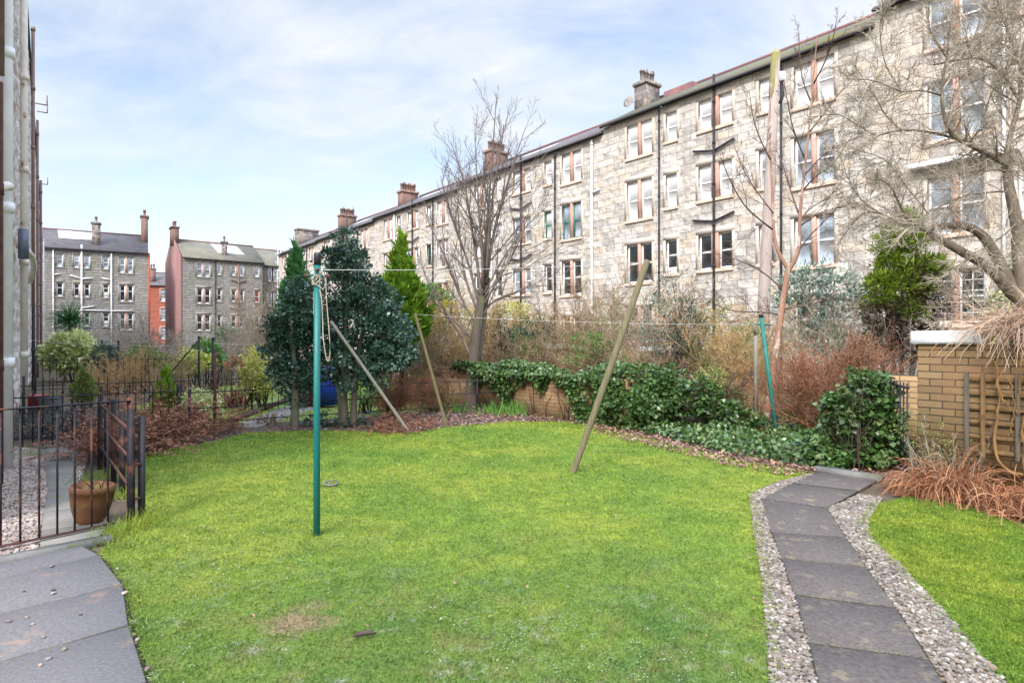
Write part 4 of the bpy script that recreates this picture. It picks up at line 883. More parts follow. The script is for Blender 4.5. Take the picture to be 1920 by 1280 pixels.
tag(mb.build('fence_panel',M('red_brown_fence_stain',(.17,.06,.04),(.12,.045,.035),6,.8,.2),None,org=(c[0],14.4,0)),'low red brown board panel behind the left holly trunk','fence panel')
# iron ring, twig, small things on the lawn
q=G(621,911);mb=MB();th=np.linspace(0,2*np.pi,25);P=np.stack([q[0]+.075*np.cos(th),q[1]+.075*np.sin(th),.035+.01*np.sin(th)],1);mb.tubes(P[None],np.full((1,25),.009),6,cap=False);mb.lathe((q[0],q[1],.0),[(.066,0),(.066,.02),(.05,.012)],16)
tag(mb.build('drain_ring',mKERB,None,True,org=q),'small grey ring set in the lawn beyond the upright teal pole','drain')
q=G(684,1203);mb=MB();mb.tubes(respline([q+np.array([-.055,-.01,.035]),q+np.array([0,.004,.045]),q+np.array([.05,.02,.037])],6)[None],np.array([[.006,.011,.012,.012,.011,.009,.005]]),6);tag(mb.build('twig',M('dark_wet_wood',(.05,.035,.03),(.08,.06,.05),20,.8),None,org=q),'short dark broken twig lying on the near lawn','twig')
# ------------------------------------------------------------------ brick walls
def BRICK(name,ca,cb,mort,bw=.225,rh=.075,yw=0):
    m,nt,b,o=newmat(name);b.inputs['Roughness'].default_value=.9;b.inputs['Specular IOR Level'].default_value=.2
    co=objco(nt);sp=nd(nt,'ShaderNodeSeparateXYZ');L(nt,co,sp.inputs[0]);cx=nd(nt,'ShaderNodeCombineXYZ');ad=nd(nt,'ShaderNodeMath',operation='ADD');L(nt,sp.outputs[0],ad.inputs[0]);L(nt,sp.outputs[1],ad.inputs[1]);L(nt,ad.outputs[0],cx.inputs[0]);L(nt,sp.outputs[2],cx.inputs[1])
    t=nd(nt,'ShaderNodeTexBrick',offset=.5);L(nt,cx.outputs[0],t.inputs['Vector'])
    for k,v in(('Scale',1.),('Brick Width',bw),('Row Height',rh),('Mortar Size',.0055),('Mortar Smooth',.15),('Bias',0)):t.inputs[k].default_value=v
    t.inputs['Color1'].default_value=c4(ca);t.inputs['Color2'].default_value=c4(cb);t.inputs['Mortar'].default_value=c4(mort)
    col=mix(nt,ramp(nt,noise(nt,30,5,.7,co),[(.45,0.),(.75,.45)]),t.outputs['Color'],(.2,.13,.07))
    col=mix(nt,ramp(nt,noise(nt,2.2,4,.65,co),[(.52,0.),(.68,.55)]),col,(.36,.17,.09))
    col=mix(nt,ramp(nt,noise(nt,1.4,4,.65,co,.5),[(.55,0.),(.75,.6)]),col,(.14,.13,.06))
    zr=nd_map(nt,sp.outputs[2],.45,.0);gm=nd(nt,'ShaderNodeMath',operation='MULTIPLY');L(nt,zr,gm.inputs[0]);L(nt,ramp(nt,noise(nt,5,4,.7,co),[(.4,0.),(.65,.8)]),gm.inputs[1])
    col=mix(nt,gm.outputs[0],col,(.13,.14,.05))                               # moss creeping up from the footing
    L(nt,col,b.inputs['Base Color'])
    h=nd(nt,'ShaderNodeMath',operation='MULTIPLY_ADD');L(nt,t.outputs['Fac'],h.inputs[0]);h.inputs[1].default_value=-1.;hn=nd(nt,'ShaderNodeMath',operation='MULTIPLY');L(nt,noise(nt,60,4,.7,co),hn.inputs[0]);hn.inputs[1].default_value=.35;L(nt,hn.outputs[0],h.inputs[2]);bump(nt,b,h.outputs[0],.9,.012)
    return m
mBRICK=BRICK('yellow_stock_brick',(.37,.25,.125),(.27,.178,.09),(.06,.05,.04))
mBRICK2=BRICK('buff_garden_brick',(.4,.26,.15),(.31,.19,.11),(.16,.12,.09))
mCOPE=M('pale_concrete_coping',(.5,.53,.53),(.42,.45,.45),6,.85,.25,.3,90)
def bwall(lb,a,b,h,mat,th=.225,cope=None,copes=None,z0=-.1):
    a=np.array(a,float);b=np.array(b,float);l=np.linalg.norm(b-a);ang=math.atan2(*(b-a)[::-1]);t=thing('brick_wall',lb,'brick wall',(a[0],a[1],0),ang)
    mb=MB();mb.box(0,0,z0,l,th,h);mb.build('wall',mat,t)
    for x0,x1,dz in(copes or ([(-.05,l+.05,0)] if cope else [])):
        mb=MB();mb.bbox(x0,-.05,h+.004,x1,th+.05,h+.135+dz,.012);mb.build('coping',mCOPE,t)
    return t
dW=np.array([.617,-.787]);cw=np.array([4.27,6.57])
bwall('yellow brick wall with a pale grey coping and trellis at the right',cw,cw+dW*4.2,1.485,mBRICK,copes=[(-.055,.565,0),(.78,1.8,-.01),(1.81,2.8,0)])
w1=np.array([-1.35,15.2]);w2=np.array([2.0,10.85]);bwall('low buff brick boundary wall under the long ivy',w1,w2,.86,mBRICK2)
p=W(1024,700,17.2);bwall('short buff brick bin wall with a white coping, behind the ivy and bare stems',(p[0],17.2),(p[0]+.95,16.6),1.33,mBRICK2,cope=True)
p=W(1204,700,14.6);bwall('short buff brick bin wall with a white coping, under the loose blue green shrub',(p[0],14.6),(p[0]+.92,14.0),1.27,mBRICK2,cope=True)
bwall('low brown brick wall seen beyond the iron gate',(4.9,9.1),(5.9,7.9),1.05,mBRICK)
p=W(730,700,15.5);bwall('low pinkish brick wall behind the bramble at the bare tree foot',(p[0],16.),(p[0]+2.3,14.6),.62,mBRICK2)
# trellis
ang=math.atan2(dW[1],dW[0]);t=thing('trellis','weathered wooden trellis fixed to the yellow brick wall','trellis',(cw[0],cw[1],0),ang)
zt_=1.19;zb_=.40
def sW(px):  # distance along wall for a pixel column
    u=(px-960)/F;return (u*cw[1]-cw[0])/(dW[0]-u*dW[1])
mTREL=M('trellis_timber',(.17,.105,.042),(.115,.072,.034),8,.85,.2,.4,40,stretch=(3,3,.6));mTRELG=M('grey_trellis_timber',(.115,.098,.075),(.08,.07,.055),8,.9,.2,.4,40,stretch=(3,3,.6))
for px,m in((1815.5,mTRELG),(1846,mTREL),(1911,mTRELG)):
    s=sW(px);mb=MB();mb.bbox(s-.018,-.062,zb_-.02,s+.018,-.036,zt_+.02,.003);mb.build('upright',m,t)
s=sW(1911)
for dx in(.2,.4,.6): mb=MB();mb.bbox(s+dx-.018,-.062,zb_-.02,s+dx+.018,-.036,zt_+.02,.003);mb.build('upright',mTREL,t)
for i in range(6):
    z=zb_+.04+i*.14;mb=MB();mb.bbox(sW(1818),-.034,z-.02,s+.75,-.008,z+.02,.003);mb.build('slat',mTREL,t)
# ground-floor frame seen as utility post behind leaning pole
p=W(1417,760,10.6);mb=MB();mb.bar((p[0],10.6,-.05),(p[0],10.6,1.62),.06,.05);mb.bar((p[0],10.6,1.6),(p[0]-.06,10.55,1.85),.03)
tag(mb.build('timber_post',mWOODG,None,org=(p[0],10.6,0)),'grey split timber post just behind the leaning teal pole','post')

# small things by the pink wall and in the thicket
def tub(name,lb,cat,px,Y,w,d,h,mat,rim):
    c=np.array([*W(px,700,Y)[:2],0]);t=thing(name,lb,cat,c);mb=MB();V=[]
    for z,k in((.01,.85),(h,1.)): V+=[(c[0]+sx*w/2*k,c[1]+sy*d/2*k,z) for sx,sy in((-1,-1),(1,-1),(1,1),(-1,1))]
    mb.add(V,[(3,2,1,0),(0,1,5,4),(1,2,6,5),(2,3,7,6),(3,0,4,7)]);mb.build('body',mat,t)
    mb=MB();mb.box(c[0]-w/2-.02,c[1]-d/2-.02,h+.002,c[0]+w/2+.02,c[1]+d/2+.02,h+.03);mb.build('rim',rim,t)
tub('planter','low red trough planter standing by the pink wall behind the railings','planter',66,13.2,.34,.3,.36,M('red_planter_paint',(.3,.035,.03),(.22,.03,.03),5,.6),M('red_planter_rim',(.36,.06,.05),(.28,.05,.04),5,.6))
tub('planter','grey square tub planter beside the red trough, by the pink wall','planter',95,13.0,.3,.3,.34,M('grey_planter_plastic',(.2,.23,.24),(.15,.17,.18),4,.6),mPGREY)
c=np.array([*W(1322,700,13.4)[:2],0]);t=thing('water_butt','small grey blue water butt half hidden in the brown thicket','water butt',c)
mb=MB();mb.lathe(c,[(.19,0),(.23,.3),(.235,.55),(.2,.86)],16);mb.build('barrel',M('grey_blue_plastic',(.2,.26,.36),(.15,.2,.3),4,.5),t,True)
mb=MB();mb.lathe(c+np.array([0,0,.865]),[(.215,0),(.215,.04),(.06,.06)],16);mb.build('lid',mPWHITE,t,True)
# ------------------------------------------------------------------ vegetation
def BARK(name,c1,c2,c3=None,sc=6,st=(3,3,.5)): return M(name,c1,c2,sc,.9,.15,.6,30,stretch=st,c3=c3,s3=3,lo3=.54,hi3=.62)
mHOLLY=LEAF('holly_leaf',[(.018,.048,.036),(.03,.075,.052),(.045,.10,.068),(.075,.14,.095),(.14,.21,.15)],.26,.75,.08)
mIVY=LEAF('ivy_leaf',[(.022,.055,.014),(.04,.095,.02),(.06,.125,.03),(.1,.175,.055),(.17,.21,.06)],.34,.5,.12,gain=1)
mIVYL=LEAF('pale_ivy_leaf',[(.10,.15,.05),(.2,.25,.09),(.3,.34,.15),(.4,.42,.22)],.35,.5,.15)
mCONB=LEAF('bright_conifer_spray',[(.06,.14,.015),(.12,.23,.018),(.2,.33,.025),(.28,.41,.04)],.6,.25,.25)
mCONR=LEAF('yellowing_conifer_spray',[(.08,.14,.02),(.16,.26,.025),(.26,.37,.035),(.38,.46,.05)],.6,.25,.25,gain=1.1)
mCOND=LEAF('cypress_spray',[(.05,.15,.05),(.08,.22,.07),(.13,.29,.09)],.6,.25,.2)
mDEADC=LEAF('dead_conifer_spray',[(.06,.045,.04),(.10,.07,.055),(.15,.105,.08),(.10,.095,.05)],.85,.1,.1,gain=1)
mGOLD=LEAF('golden_leaf',[(.24,.3,.05),(.42,.44,.09),(.56,.54,.17),(.6,.58,.28)],.45,.4,.2)
mVARI=LEAF('variegated_leaf',[(.12,.24,.05),(.34,.42,.13),(.55,.58,.25),(.66,.66,.42),(.2,.3,.07)],.45,.4,.2)
mOLIVE=LEAF('olive_leaf',[(.09,.13,.035),(.15,.2,.05),(.22,.26,.07),(.13,.17,.05)],.55,.3,.2)
mSILV=LEAF('silvery_green_leaf',[(.08,.13,.09),(.14,.21,.15),(.22,.30,.23),(.34,.40,.33)],.4,.45,.15)
mBLUEG=LEAF('blue_green_leaf',[(.03,.06,.045),(.055,.10,.07),(.09,.14,.10),(.13,.15,.06)],.4,.4,.15)
mFORS=LEAF('yellow_blossom',[(.5,.42,.03),(.62,.53,.05),(.42,.38,.05)],.6,.2,.25)
mLAV=LEAF('lavender_leaf',[(.035,.05,.04),(.06,.08,.06),(.10,.10,.11),(.16,.14,.17)],.7,.2,.1)
mFERN=LEAF('dead_fern_frond',[(.13,.055,.035),(.22,.10,.06),(.30,.15,.09),(.17,.075,.055)],.8,.15,.1)
mSTRAW=LEAF('dry_grass_blade',[(.16,.06,.03),(.26,.115,.055),(.36,.18,.09),(.2,.08,.04),(.42,.27,.16)],.75,.2,.15)
mPALM=LEAF('cordyline_blade',[(.03,.10,.03),(.05,.15,.04),(.08,.2,.06)],.5,.4,.1)
mREDL=LEAF('dark_red_leaf',[(.12,.02,.025),(.2,.04,.04),(.28,.07,.05)],.5,.35,.15)
mHYDR=LEAF('dry_hydrangea_petal',[(.4,.22,.11),(.5,.3,.17),(.33,.17,.09)],.8,.15,.2)
mGREENY=LEAF('fresh_green_leaf',[(.06,.16,.03),(.10,.24,.04),(.16,.32,.06)],.45,.35,.2)
mTW_OCH=LEAF('ochre_twig',[(.40,.26,.11),(.5,.35,.17),(.34,.23,.12)],.85,.15,0)
mTW_BRN=LEAF('brown_twig',[(.24,.17,.11),(.33,.24,.15),(.2,.15,.11)],.85,.15,0)
mTW_RED=LEAF('red_brown_twig',[(.2,.085,.05),(.28,.12,.065),(.15,.075,.055),(.25,.16,.07)],.8,.15,0)
mTW_GRY=LEAF('grey_brown_twig',[(.13,.105,.095),(.19,.16,.14),(.11,.09,.08)],.85,.15,0)
mTW_OLV=LEAF('olive_twig',[(.36,.31,.235),(.46,.41,.33),(.25,.21,.165),(.17,.14,.11)],.85,.15,0)
mTW_DRK=LEAF('dark_wine_twig',[(.085,.055,.05),(.12,.08,.07),(.07,.05,.045)],.85,.15,0)
mBK_GRY=BARK('grey_brown_bark',(.17,.135,.11),(.11,.09,.075),(.17,.18,.09))
mBK_HOL=BARK('smooth_holly_bark',(.17,.155,.12),(.115,.105,.085),(.14,.16,.08))
mBK_BIR=BARK('peeling_orange_bark',(.36,.2,.13),(.29,.175,.135),(.58,.51,.45),4,(2,2,.8))
mBK_OLV=BARK('mossy_grey_bark',(.2,.165,.125),(.12,.098,.078),(.19,.18,.10))
mBK_DRK=BARK('dark_stem_bark',(.08,.06,.045),(.055,.045,.035))
mBK_VIN=BARK('ochre_vine_bark',(.26,.155,.065),(.17,.10,.045),None,5,(2,2,.8))
mBK_DV=LEAF('dead_vine_stem',[(.34,.23,.15),(.46,.34,.25),(.28,.18,.12),(.52,.42,.33)],.85,.15,0)
def plant(name,lb,cat,base,grp=None): return thing(name,lb,cat,base,0,grp)
def trunkline(pts,Y,k=10,dy=0.):
    n=len(pts);return respline([W(p[0],p[1],Y+(p[2] if len(p)>2 else dy*i/n)) for i,p in enumerate(pts)],k)
def RG(s): return np.random.default_rng(s)
# ---- holly trees
g=G(655,800);t=plant('holly_tree','large dark glossy holly tree with twin trunks and a ragged pointed top','holly tree',g)
mb=MB()
for pts,r0,r1 in(([(647,806),(644,740),(648,660),(650,560),(650,440)],.085,.012),([(663,806),(664,740),(672,660),(690,580),(700,520)],.07,.012),([(639,803),(636,740),(625,660),(610,600)],.05,.012)):
    P=trunkline(pts,g[1]);mb.tubes(P[None],taper(np.array([r0]),np.array([r1]),10),9,cap=False)
mb.build('trunk',mBK_HOL,t,True)
r=RG(21);mb=MB()
C,Rd=ells(11.2,[(650,452,14,30),(628,490,26,26),(680,490,28,25),(648,500,40,26),(640,545,58,45),(695,560,54,50),(660,610,84,55),(725,620,50,50),(610,610,40,50),(672,665,92,42),(735,665,40,34),(625,685,44,36),(757,635,20,26),(670,712,66,24),(765,665,14,16)],.66)
crown(mb,r,C,Rd,760,34,.13,.062,.042,.55,.15,.7)
mb.build('crown',mHOLLY,t)
mb=MB();P=np.array([trunkline([(650,560),(650+dx,520+dy)],g[1],5) for dx,dy in((0,-125),(-22,-60),(30,-60),(-60,60),(70,50),(55,10),(-45,20))]);bare(mb,r,P,taper(np.full(7,.02),np.full(7,.006),5),[(8,.3,1,.7,.45,.5,4,.1,.02,3,.003)],5);mb.build('branches',mBK_HOL,t)
g=G(552,803);t=plant('holly_tree','smaller dark holly tree with one trunk, left of the upright teal pole','holly tree',g)
mb=MB();mb.tubes(trunkline([(552,806),(553,760),(552,700),(548,640),(545,590)],g[1])[None],taper(np.array([.085]),np.array([.02]),10),9,cap=False);mb.build('trunk',mBK_HOL,t,True)
r=RG(22);mb=MB()
C,Rd=ells(11.1,[(562,545,18,30),(556,580,26,38),(580,610,24,40),(540,622,40,42),(526,655,34,42),(560,660,46,50),(540,700,42,36),(575,700,26,42),(558,745,22,22),(520,610,16,30)],.5);crown(mb,r,C,Rd,380,34,.12,.06,.042,.5,.15,.7);mb.build('crown',mHOLLY,t)
# ---- conifers
def conifer(lb,px,ptop,pbase,Y,wpx,mat,seed,n=420,name='conifer',ln=.13,wd=.035,trunk=mBK_DRK,ragged=.25,z0=0.0,grp=None,lean=.0,per=16):
    r=RG(seed);base=np.array([*W(px,700,Y)[:2],0]);t=plant(name,lb,'conifer',base,grp);top=W(px,ptop,Y)[2];zb=max(z0,W(px,pbase,Y)[2]);R0=wpx/F*Y/2;h=top-zb
    mb=MB();mb.tubes(np.array([[base-np.array([0,0,.05]),base+np.array([0,0,top*.5]),base+np.array([0,0,top*.95])]]),np.array([[.03+.015*h,.02+.008*h,.006]]),7);mb.build('trunk',trunk,t,True)
    mb=MB();f=1-np.sqrt(r.random(n));f=np.clip(f,0,.985);a=r.random(n)*6.283;prof=np.minimum(1,(1-f)*1.25)*np.minimum(1,.72+f*1.6)
    rr=R0*prof*r.uniform(1-ragged,1+ragged*.6,n)*(r.random(n)**.22)
    c=np.stack([base[0]+rr*np.cos(a),base[1]+rr*np.sin(a),zb+f*h],1)
    i=np.repeat(np.arange(n),per);N=len(i);out=np.stack([np.cos(a),np.sin(a),np.zeros(n)],1)
    axis=unit(out*1.0*(rr/(R0+1e-6))[:,None]+np.array([0,0,1.0])+rdir(r,n)*.25)
    along=r.random(N);s=min(.30,.28*R0+.08)*r.uniform(.7,1.3,n)
    pos=c[i]+axis[i]*((along-.5)*s[i])[:,None]+rdir(r,N)*(s[i]*.28*(1.1-along))[:,None]
    d=unit(axis[i]*1.2+rdir(r,N)*.8);k=np.clip(r.random(n)[i]*.55+r.random(N)*.45,0,1)
    leaves(mb,r,pos,d,unit(rdir(r,N)+out[i]),ln*r.uniform(.6,1.2,N),wd,.08,k);mb.build('foliage',mat,t);return t,base
conifer('tall bright green conifer with a pointed top, behind the large holly',753,446,640,14.5,98,mCONB,31,520,ln=.2,wd=.06,ragged=.34)
conifer('dark green narrow conifer peeping above the smaller holly',556,456,640,17,72,mCOND,32,420,ln=.2,wd=.06)
conifer('small round topped dwarf conifer, dull green, by the picket railings',157,693,752,11.6,44,mOLIVE,33,150,ln=.08,wd=.025)
conifer('slim bright green dwarf conifer beside the dead fern bed',312,692,800,11.0,48,mCONB,34,260,ln=.1,wd=.03,ragged=.15)
# small side lobes make the slim one lopsided
# right conifer: green top, dead brown base
r=RG(35);Yc=11.2;base=np.array([*W(1692,700,Yc)[:2],0]);t=plant('conifer','shaggy conifer with a bright green top and dead brown lower branches','conifer',base)
mb=MB();st=[];
for pts in([(1690,800),(1690,650),(1692,520),(1695,420)],[(1695,800),(1670,640),(1655,520),(1660,450)],[(1695,800),(1720,650),(1738,540),(1735,450)],[(1700,800),(1740,660),(1770,580)],[(1690,800),(1650,670),(1630,590)],[(1697,800),(1712,640),(1715,500)]):
    P=trunkline(pts,Yc,8,r.normal()*.3);st.append(P);mb.tubes(P[None],taper(np.array([.04]),np.array([.008]),8),6,cap=False)
mb.build('trunk',mBK_DRK,t,True)
mb=MB();bare(mb,r,np.array(st),taper(np.full(6,.02),np.full(6,.006),8),[(14,.1,.95,.8,.3,.5,5,.16,.03,4,.004),(8,.2,1,.7,.45,.6,4,.2,.02,3,.0028),(5,.2,1,.7,.5,.7,3,.2,0,3,.002)],5);mb.build('dead_twigs',mTW_DRK,t)
mb=MB();C,Rd=ells(Yc,[(1690,425,22,30),(1670,455,28,32),(1705,460,30,32),(1678,500,36,34),(1720,500,34,30),(1655,530,28,26),(1735,540,26,24),(1690,540,44,34),(1645,565,22,18),(1700,585,34,22),(1755,500,16,24)],.42);crown(mb,r,C,Rd,420,34,.115,.08,.024,.6,.55,.5);mb.build('foliage',mCONR,t)
mb=MB();C,Rd=ells(Yc,[(1660,600,40,40),(1715,600,46,46),(1690,650,56,36),(1750,560,26,44),(1640,570,24,44),(1740,640,30,34),(1720,520,50,60),(1690,620,70,50)],.42);crown(mb,r,C,Rd,330,26,.12,.08,.018,.5,.2,.5);mb.build('dead_foliage',mDEADC,t)
# ---- bare tree in the middle
r=RG(41);Yb=14.6;base=np.array([*W(886,760,Yb)[:2],0]);t=plant('bare_tree','tall leafless tree with a fan of upright limbs, in the middle before the terrace','bare tree',base)
mb=MB();T=trunkline([(884,765),(885,720),(889,660),(897,600),(903,555)],Yb,12);mb.tubes(T[None],np.array([[.2,.165,.155,.15,.145,.14,.135,.125,.12,.115,.11,.105,.1]])*.95,10,cap=False)
T2=trunkline([(889,735),(893,690),(901,630),(908,580),(914,520)],Yb+.12,10);mb.tubes(T2[None],taper(np.array([.1]),np.array([.07]),10),8,cap=False);mb.build('trunk',mBK_GRY,t,True)
LB=[([(903,560),(908,480),(915,400),(922,310),(930,190)],.075,.8),([(903,565),(893,480),(880,400),(868,335),(850,280)],.06,.0),([(900,580),(880,500),(855,430),(838,380),(826,330)],.055,-.5),([(912,530),(925,440),(945,370),(962,310),(985,240)],.06,.4),([(912,520),(917,430),(926,350),(938,290),(945,235)],.055,-.6),([(896,610),(865,560),(838,490),(815,440),(800,400)],.05,.5),([(888,680),(862,625),(835,585),(808,540),(786,490)],.045,-.4),([(905,575),(930,530),(965,470),(985,420),(1000,350)],.045,-.8),([(900,600),(925,565),(965,548),(1005,530),(1050,515)],.04,.6),([(898,590),(872,520),(862,440),(858,370),(862,300)],.045,1.),([(906,540),(902,450),(897,380),(893,310),(890,250)],.05,-1.),([(908,550),(940,490),(975,440),(1010,400),(1040,380)],.035,1.1),([(893,640),(850,600),(820,580),(790,575),(770,585)],.03,.9),([(906,560),(936,520),(980,505),(1025,480),(1085,455)],.03,-.2)]
P=np.array([trunkline(p,Yb,10,d) for p,_,d in LB]);Rr=np.array([taper(np.array([q*.72]),np.array([q*.12]),10)[0] for _,q,_ in LB])
mb=MB();bare(mb,r,P,Rr,[(12,.14,.98,.5,.4,.55,7,.06,.05,4,.0055),(7,.12,1,.55,.48,.6,5,.07,.04,3,.0036),(4,.2,1,.55,.5,.65,4,.08,.02,3,.0027)],7);mb.build('branches',mTW_GRY,t)
# ---- orange barked birch
r=RG(42);Yb=11.6;base=np.array([*W(1437,790,Yb)[:2],0]);t=plant('birch_tree','slender forked tree with peeling orange bark, beside the telegraph pole','bare tree',base)
LB=[([(1436,800),(1447,720),(1455,660),(1463,600),(1470,550),(1478,500)],.066,.048,0),([(1478,505),(1462,478),(1453,450),(1449,400),(1447,330),(1443,250),(1446,150)],.04,.01,.2),([(1476,510),(1490,488),(1498,460),(1500,400),(1507,330),(1516,250),(1522,180),(1532,70)],.046,.008,-.2)]
mb=MB();PP=[]
for p,a,b_,d in LB: P=trunkline(p,Yb,14,d);PP.append(P);mb.tubes(P[None],taper(np.array([a]),np.array([b_]),14),9,cap=False)
mb.build('trunk',mBK_BIR,t,True)
SB=[[(1498,420),(1520,390),(1570,365),(1630,345)],[(1499,425),(1540,398),(1590,385),(1650,368)],[(1497,470),(1520,440),(1560,400),(1590,360)],[(1450,400),(1420,360),(1395,320),(1375,270)],[(1448,430),(1400,390),(1370,340),(1350,290)],[(1503,360),(1530,330),(1560,310),(1600,250)],[(1510,300),(1490,250),(1478,200),(1470,150)],[(1516,250),(1540,220),(1570,180),(1600,150)],[(1465,590),(1430,585),(1370,582),(1320,560)],[(1466,580),(1520,570),(1570,560),(1640,575)],[(1497,400),(1480,350),(1468,310),(1455,280)],[(1470,545),(1430,510),(1390,490),(1340,475)],[(1445,300),(1425,260),(1412,220),(1405,170)],[(1507,330),(1545,290),(1580,270),(1620,255)],[(1520,190),(1505,150),(1500,110),(1497,60)],[(1524,160),(1545,120),(1560,80),(1570,30)]]
P=np.array([trunkline(p,Yb,8,r.normal()*.9) for p in SB]);mb=MB()
bare(mb,r,P,taper(np.full(len(SB),.017),np.full(len(SB),.005),8),[(9,.12,1,.55,.4,.5,5,.1,.02,3,.0036),(6,.15,1,.6,.5,.6,4,.12,0,3,.0028),(4,.2,1,.6,.5,.6,3,.12,-.03,3,.0024)],5);mb.build('branches',mTW_DRK,t)
# ---- big twisted bare tree on the right
r=RG(43);Yb=9.3;base=np.array([*W(1935,820,Yb)[:2],0]);t=plant('bare_tree','big twisting leafless tree with mossy limbs and masses of pale twigs, far right','bare tree',base)
mb=MB()
LB=[([(1945,900),(1945,720),(1938,620),(1926,560)],.17,.13,0),([(1922,600),(1912,500),(1906,420),(1892,350),(1886,300)],.10,.055,.1),([(1915,570),(1885,535),(1850,500),(1800,470),(1745,440)],.095,.05,-.3),([(1918,590),(1890,525),(1862,470),(1835,435),(1795,422),(1745,428)],.09,.05,.5),([(1925,600),(1950,480),(1960,380),(1975,250),(1990,120)],.13,.06,.3)]
for p,a,b_,d in LB: P=trunkline(p,Yb,12,d);mb.tubes(P[None],taper(np.array([a]),np.array([b_]),12),10,cap=False)
SB=[([(1888,310),(1855,290),(1815,270),(1790,258),(1772,235)],.05,.032,-.2),([(1775,240),(1766,190),(1768,150),(1776,100),(1782,40)],.032,.012,-.2),([(1790,260),(1740,247),(1690,245),(1640,258),(1590,300)],.026,.008,-.4),([(1886,305),(1895,250),(1912,190),(1915,120),(1930,40)],.05,.025,.3),([(1912,190),(1880,140),(1845,112),(1800,112),(1750,122)],.028,.012,.2),([(1768,180),(1730,170),(1690,172),(1640,152),(1580,148)],.022,.007,-.5),([(1886,320),(1850,320),(1815,345),(1790,380),(1770,410)],.022,.008,-.6),([(1840,295),(1845,240),(1850,200),(1870,150),(1890,100)],.022,.008,.5),([(1750,440),(1715,420),(1690,390),(1670,350),(1640,330)],.03,.01,-.3),([(1748,430),(1700,425),(1650,400),(1610,405),(1570,460)],.028,.009,.3),([(1776,110),(1750,70),(1740,40),(1735,0)],.016,.008,0),([(1800,115),(1830,60),(1840,20),(1850,-40)],.018,.008,.3),([(1890,360),(1860,360),(1800,370),(1740,400),(1700,430)],.02,.007,-.8),([(1905,420),(1870,450),(1820,480),(1770,520)],.016,.006,-.6),([(1905,560),(1850,575),(1800,560),(1750,610)],.018,.006,-.4),([(1690,245),(1660,215),(1640,180),(1600,120)],.015,.006,-.2),([(1915,130),(1890,60),(1870,0),(1860,-60)],.025,.012,.4),([(1640,255),(1600,230),(1570,215),(1520,220)],.012,.006,-.4),([(1740,400),(1700,350),(1660,300),(1600,280)],.014,.006,.4),([(1960,380),(1930,330),(1900,300),(1860,250)],.03,.01,.8),([(1690,172),(1660,120),(1650,60),(1655,0)],.013,.006,0),([(1850,200),(1820,150),(1815,80),(1800,20)],.014,.006,.7),([(1980,220),(1930,160),(1890,60),(1880,-20)],.03,.012,.6),([(1650,400),(1610,370),(1580,320),(1540,330)],.012,.005,.5)]
P=np.array([trunkline(p,Yb,10,d) for p,_,_,d in SB]);Rr=np.array([taper(np.array([a]),np.array([b_]),10)[0] for _,a,b_,_ in SB])
Rr=Rr*.82;mb.tubes(P,Rr,8,cap=False);mb.build('trunk',mBK_OLV,t,True)
mb=MB();bare(mb,r,P,Rr,[(15,.08,1,.85,.45,.5,8,.085,.012,4,.0055),(9,.08,1,.8,.6,.6,6,.075,.005,3,.0038),(6,.15,1,.75,.62,.65,4,.07,-.01,3,.003)],0);mb.build('branches',mTW_OLV,t)
# ---- ivy
def ivy_on(mb,r,P,nrm,ln,wd):
    N=len(P);d=unit(nrm*.35+rdir(r,N)*.8+np.array([0,0,-.55]));leaves(mb,r,P,d,unit(nrm+rdir(r,N)*.4+np.array([0,0,.4])),ln*r.uniform(.6,1.25,N),wd*r.uniform(.7,1.2,N),.08)
wl=np.linalg.norm(w2-w1);wd_=(w2-w1)/wl;wn=np.array([wd_[1],-wd_[0]]);wn=wn if wn@np.array([0,-1])>0 else -wn
base=np.array([*(w1+wd_*wl*.5),0]);t=plant('ivy','long glossy green ivy draped over the low boundary wall','ivy',base);r=RG(51);mb=MB()
n=15000;s=r.random(n)*wl;low=.58+.22*np.sin(s*2.1+.5)+.16*np.sin(s*5.3)+.1*np.sin(s*11);low=np.where(s<1.0,.5+low*.5,low);low=np.where(s>3.6,low-.45*(np.minimum((s-3.6),1.)),low);hi=.98+.1*np.sin(s*2.7)+.24*np.exp(-((s-2.0)/.38)**2)+.10*np.exp(-((s-5.2)/.7)**2)
z=low+(hi-low)*r.random(n)**.75;front=r.random(n)<.72
off=np.where(z>.9,r.uniform(-.32,.16,n),.03+np.abs(r.normal(size=n))*.07+.16*np.clip((z-low)/(hi-low),0,1)*r.random(n))
P=np.c_[w1[0]+wd_[0]*s+wn[0]*off,w1[1]+wd_[1]*s+wn[1]*off,np.maximum(z,.03)]
keep=(r.random(n)<np.clip(.35+1.1*(np.sin(s*3.1+z*4)+np.sin(s*7.7)*.5+.6),.06,1));keep|=z>.78;P=P[keep]
ivy_on(mb,r,P,np.array([wn[0],wn[1],.25]),.075,.065);mb.build('leaves',mIVY,t)
mb=MB();k=26;s=r.random(k)*wl;st=np.c_[w1[0]+wd_[0]*s+wn[0]*.05,w1[1]+wd_[1]*s+wn[1]*.05,np.full(k,.02)];Pq=grow(r,st,np.tile([wn[0]*.05,wn[1]*.05,1.],(k,1)),r.uniform(.6,1.,k),7,.12);Pq[:,:,:2]+=0;mb.tubes(Pq,taper(np.full(k,.009),np.full(k,.004),7),4);mb.build('stems',mBK_DRK,t)
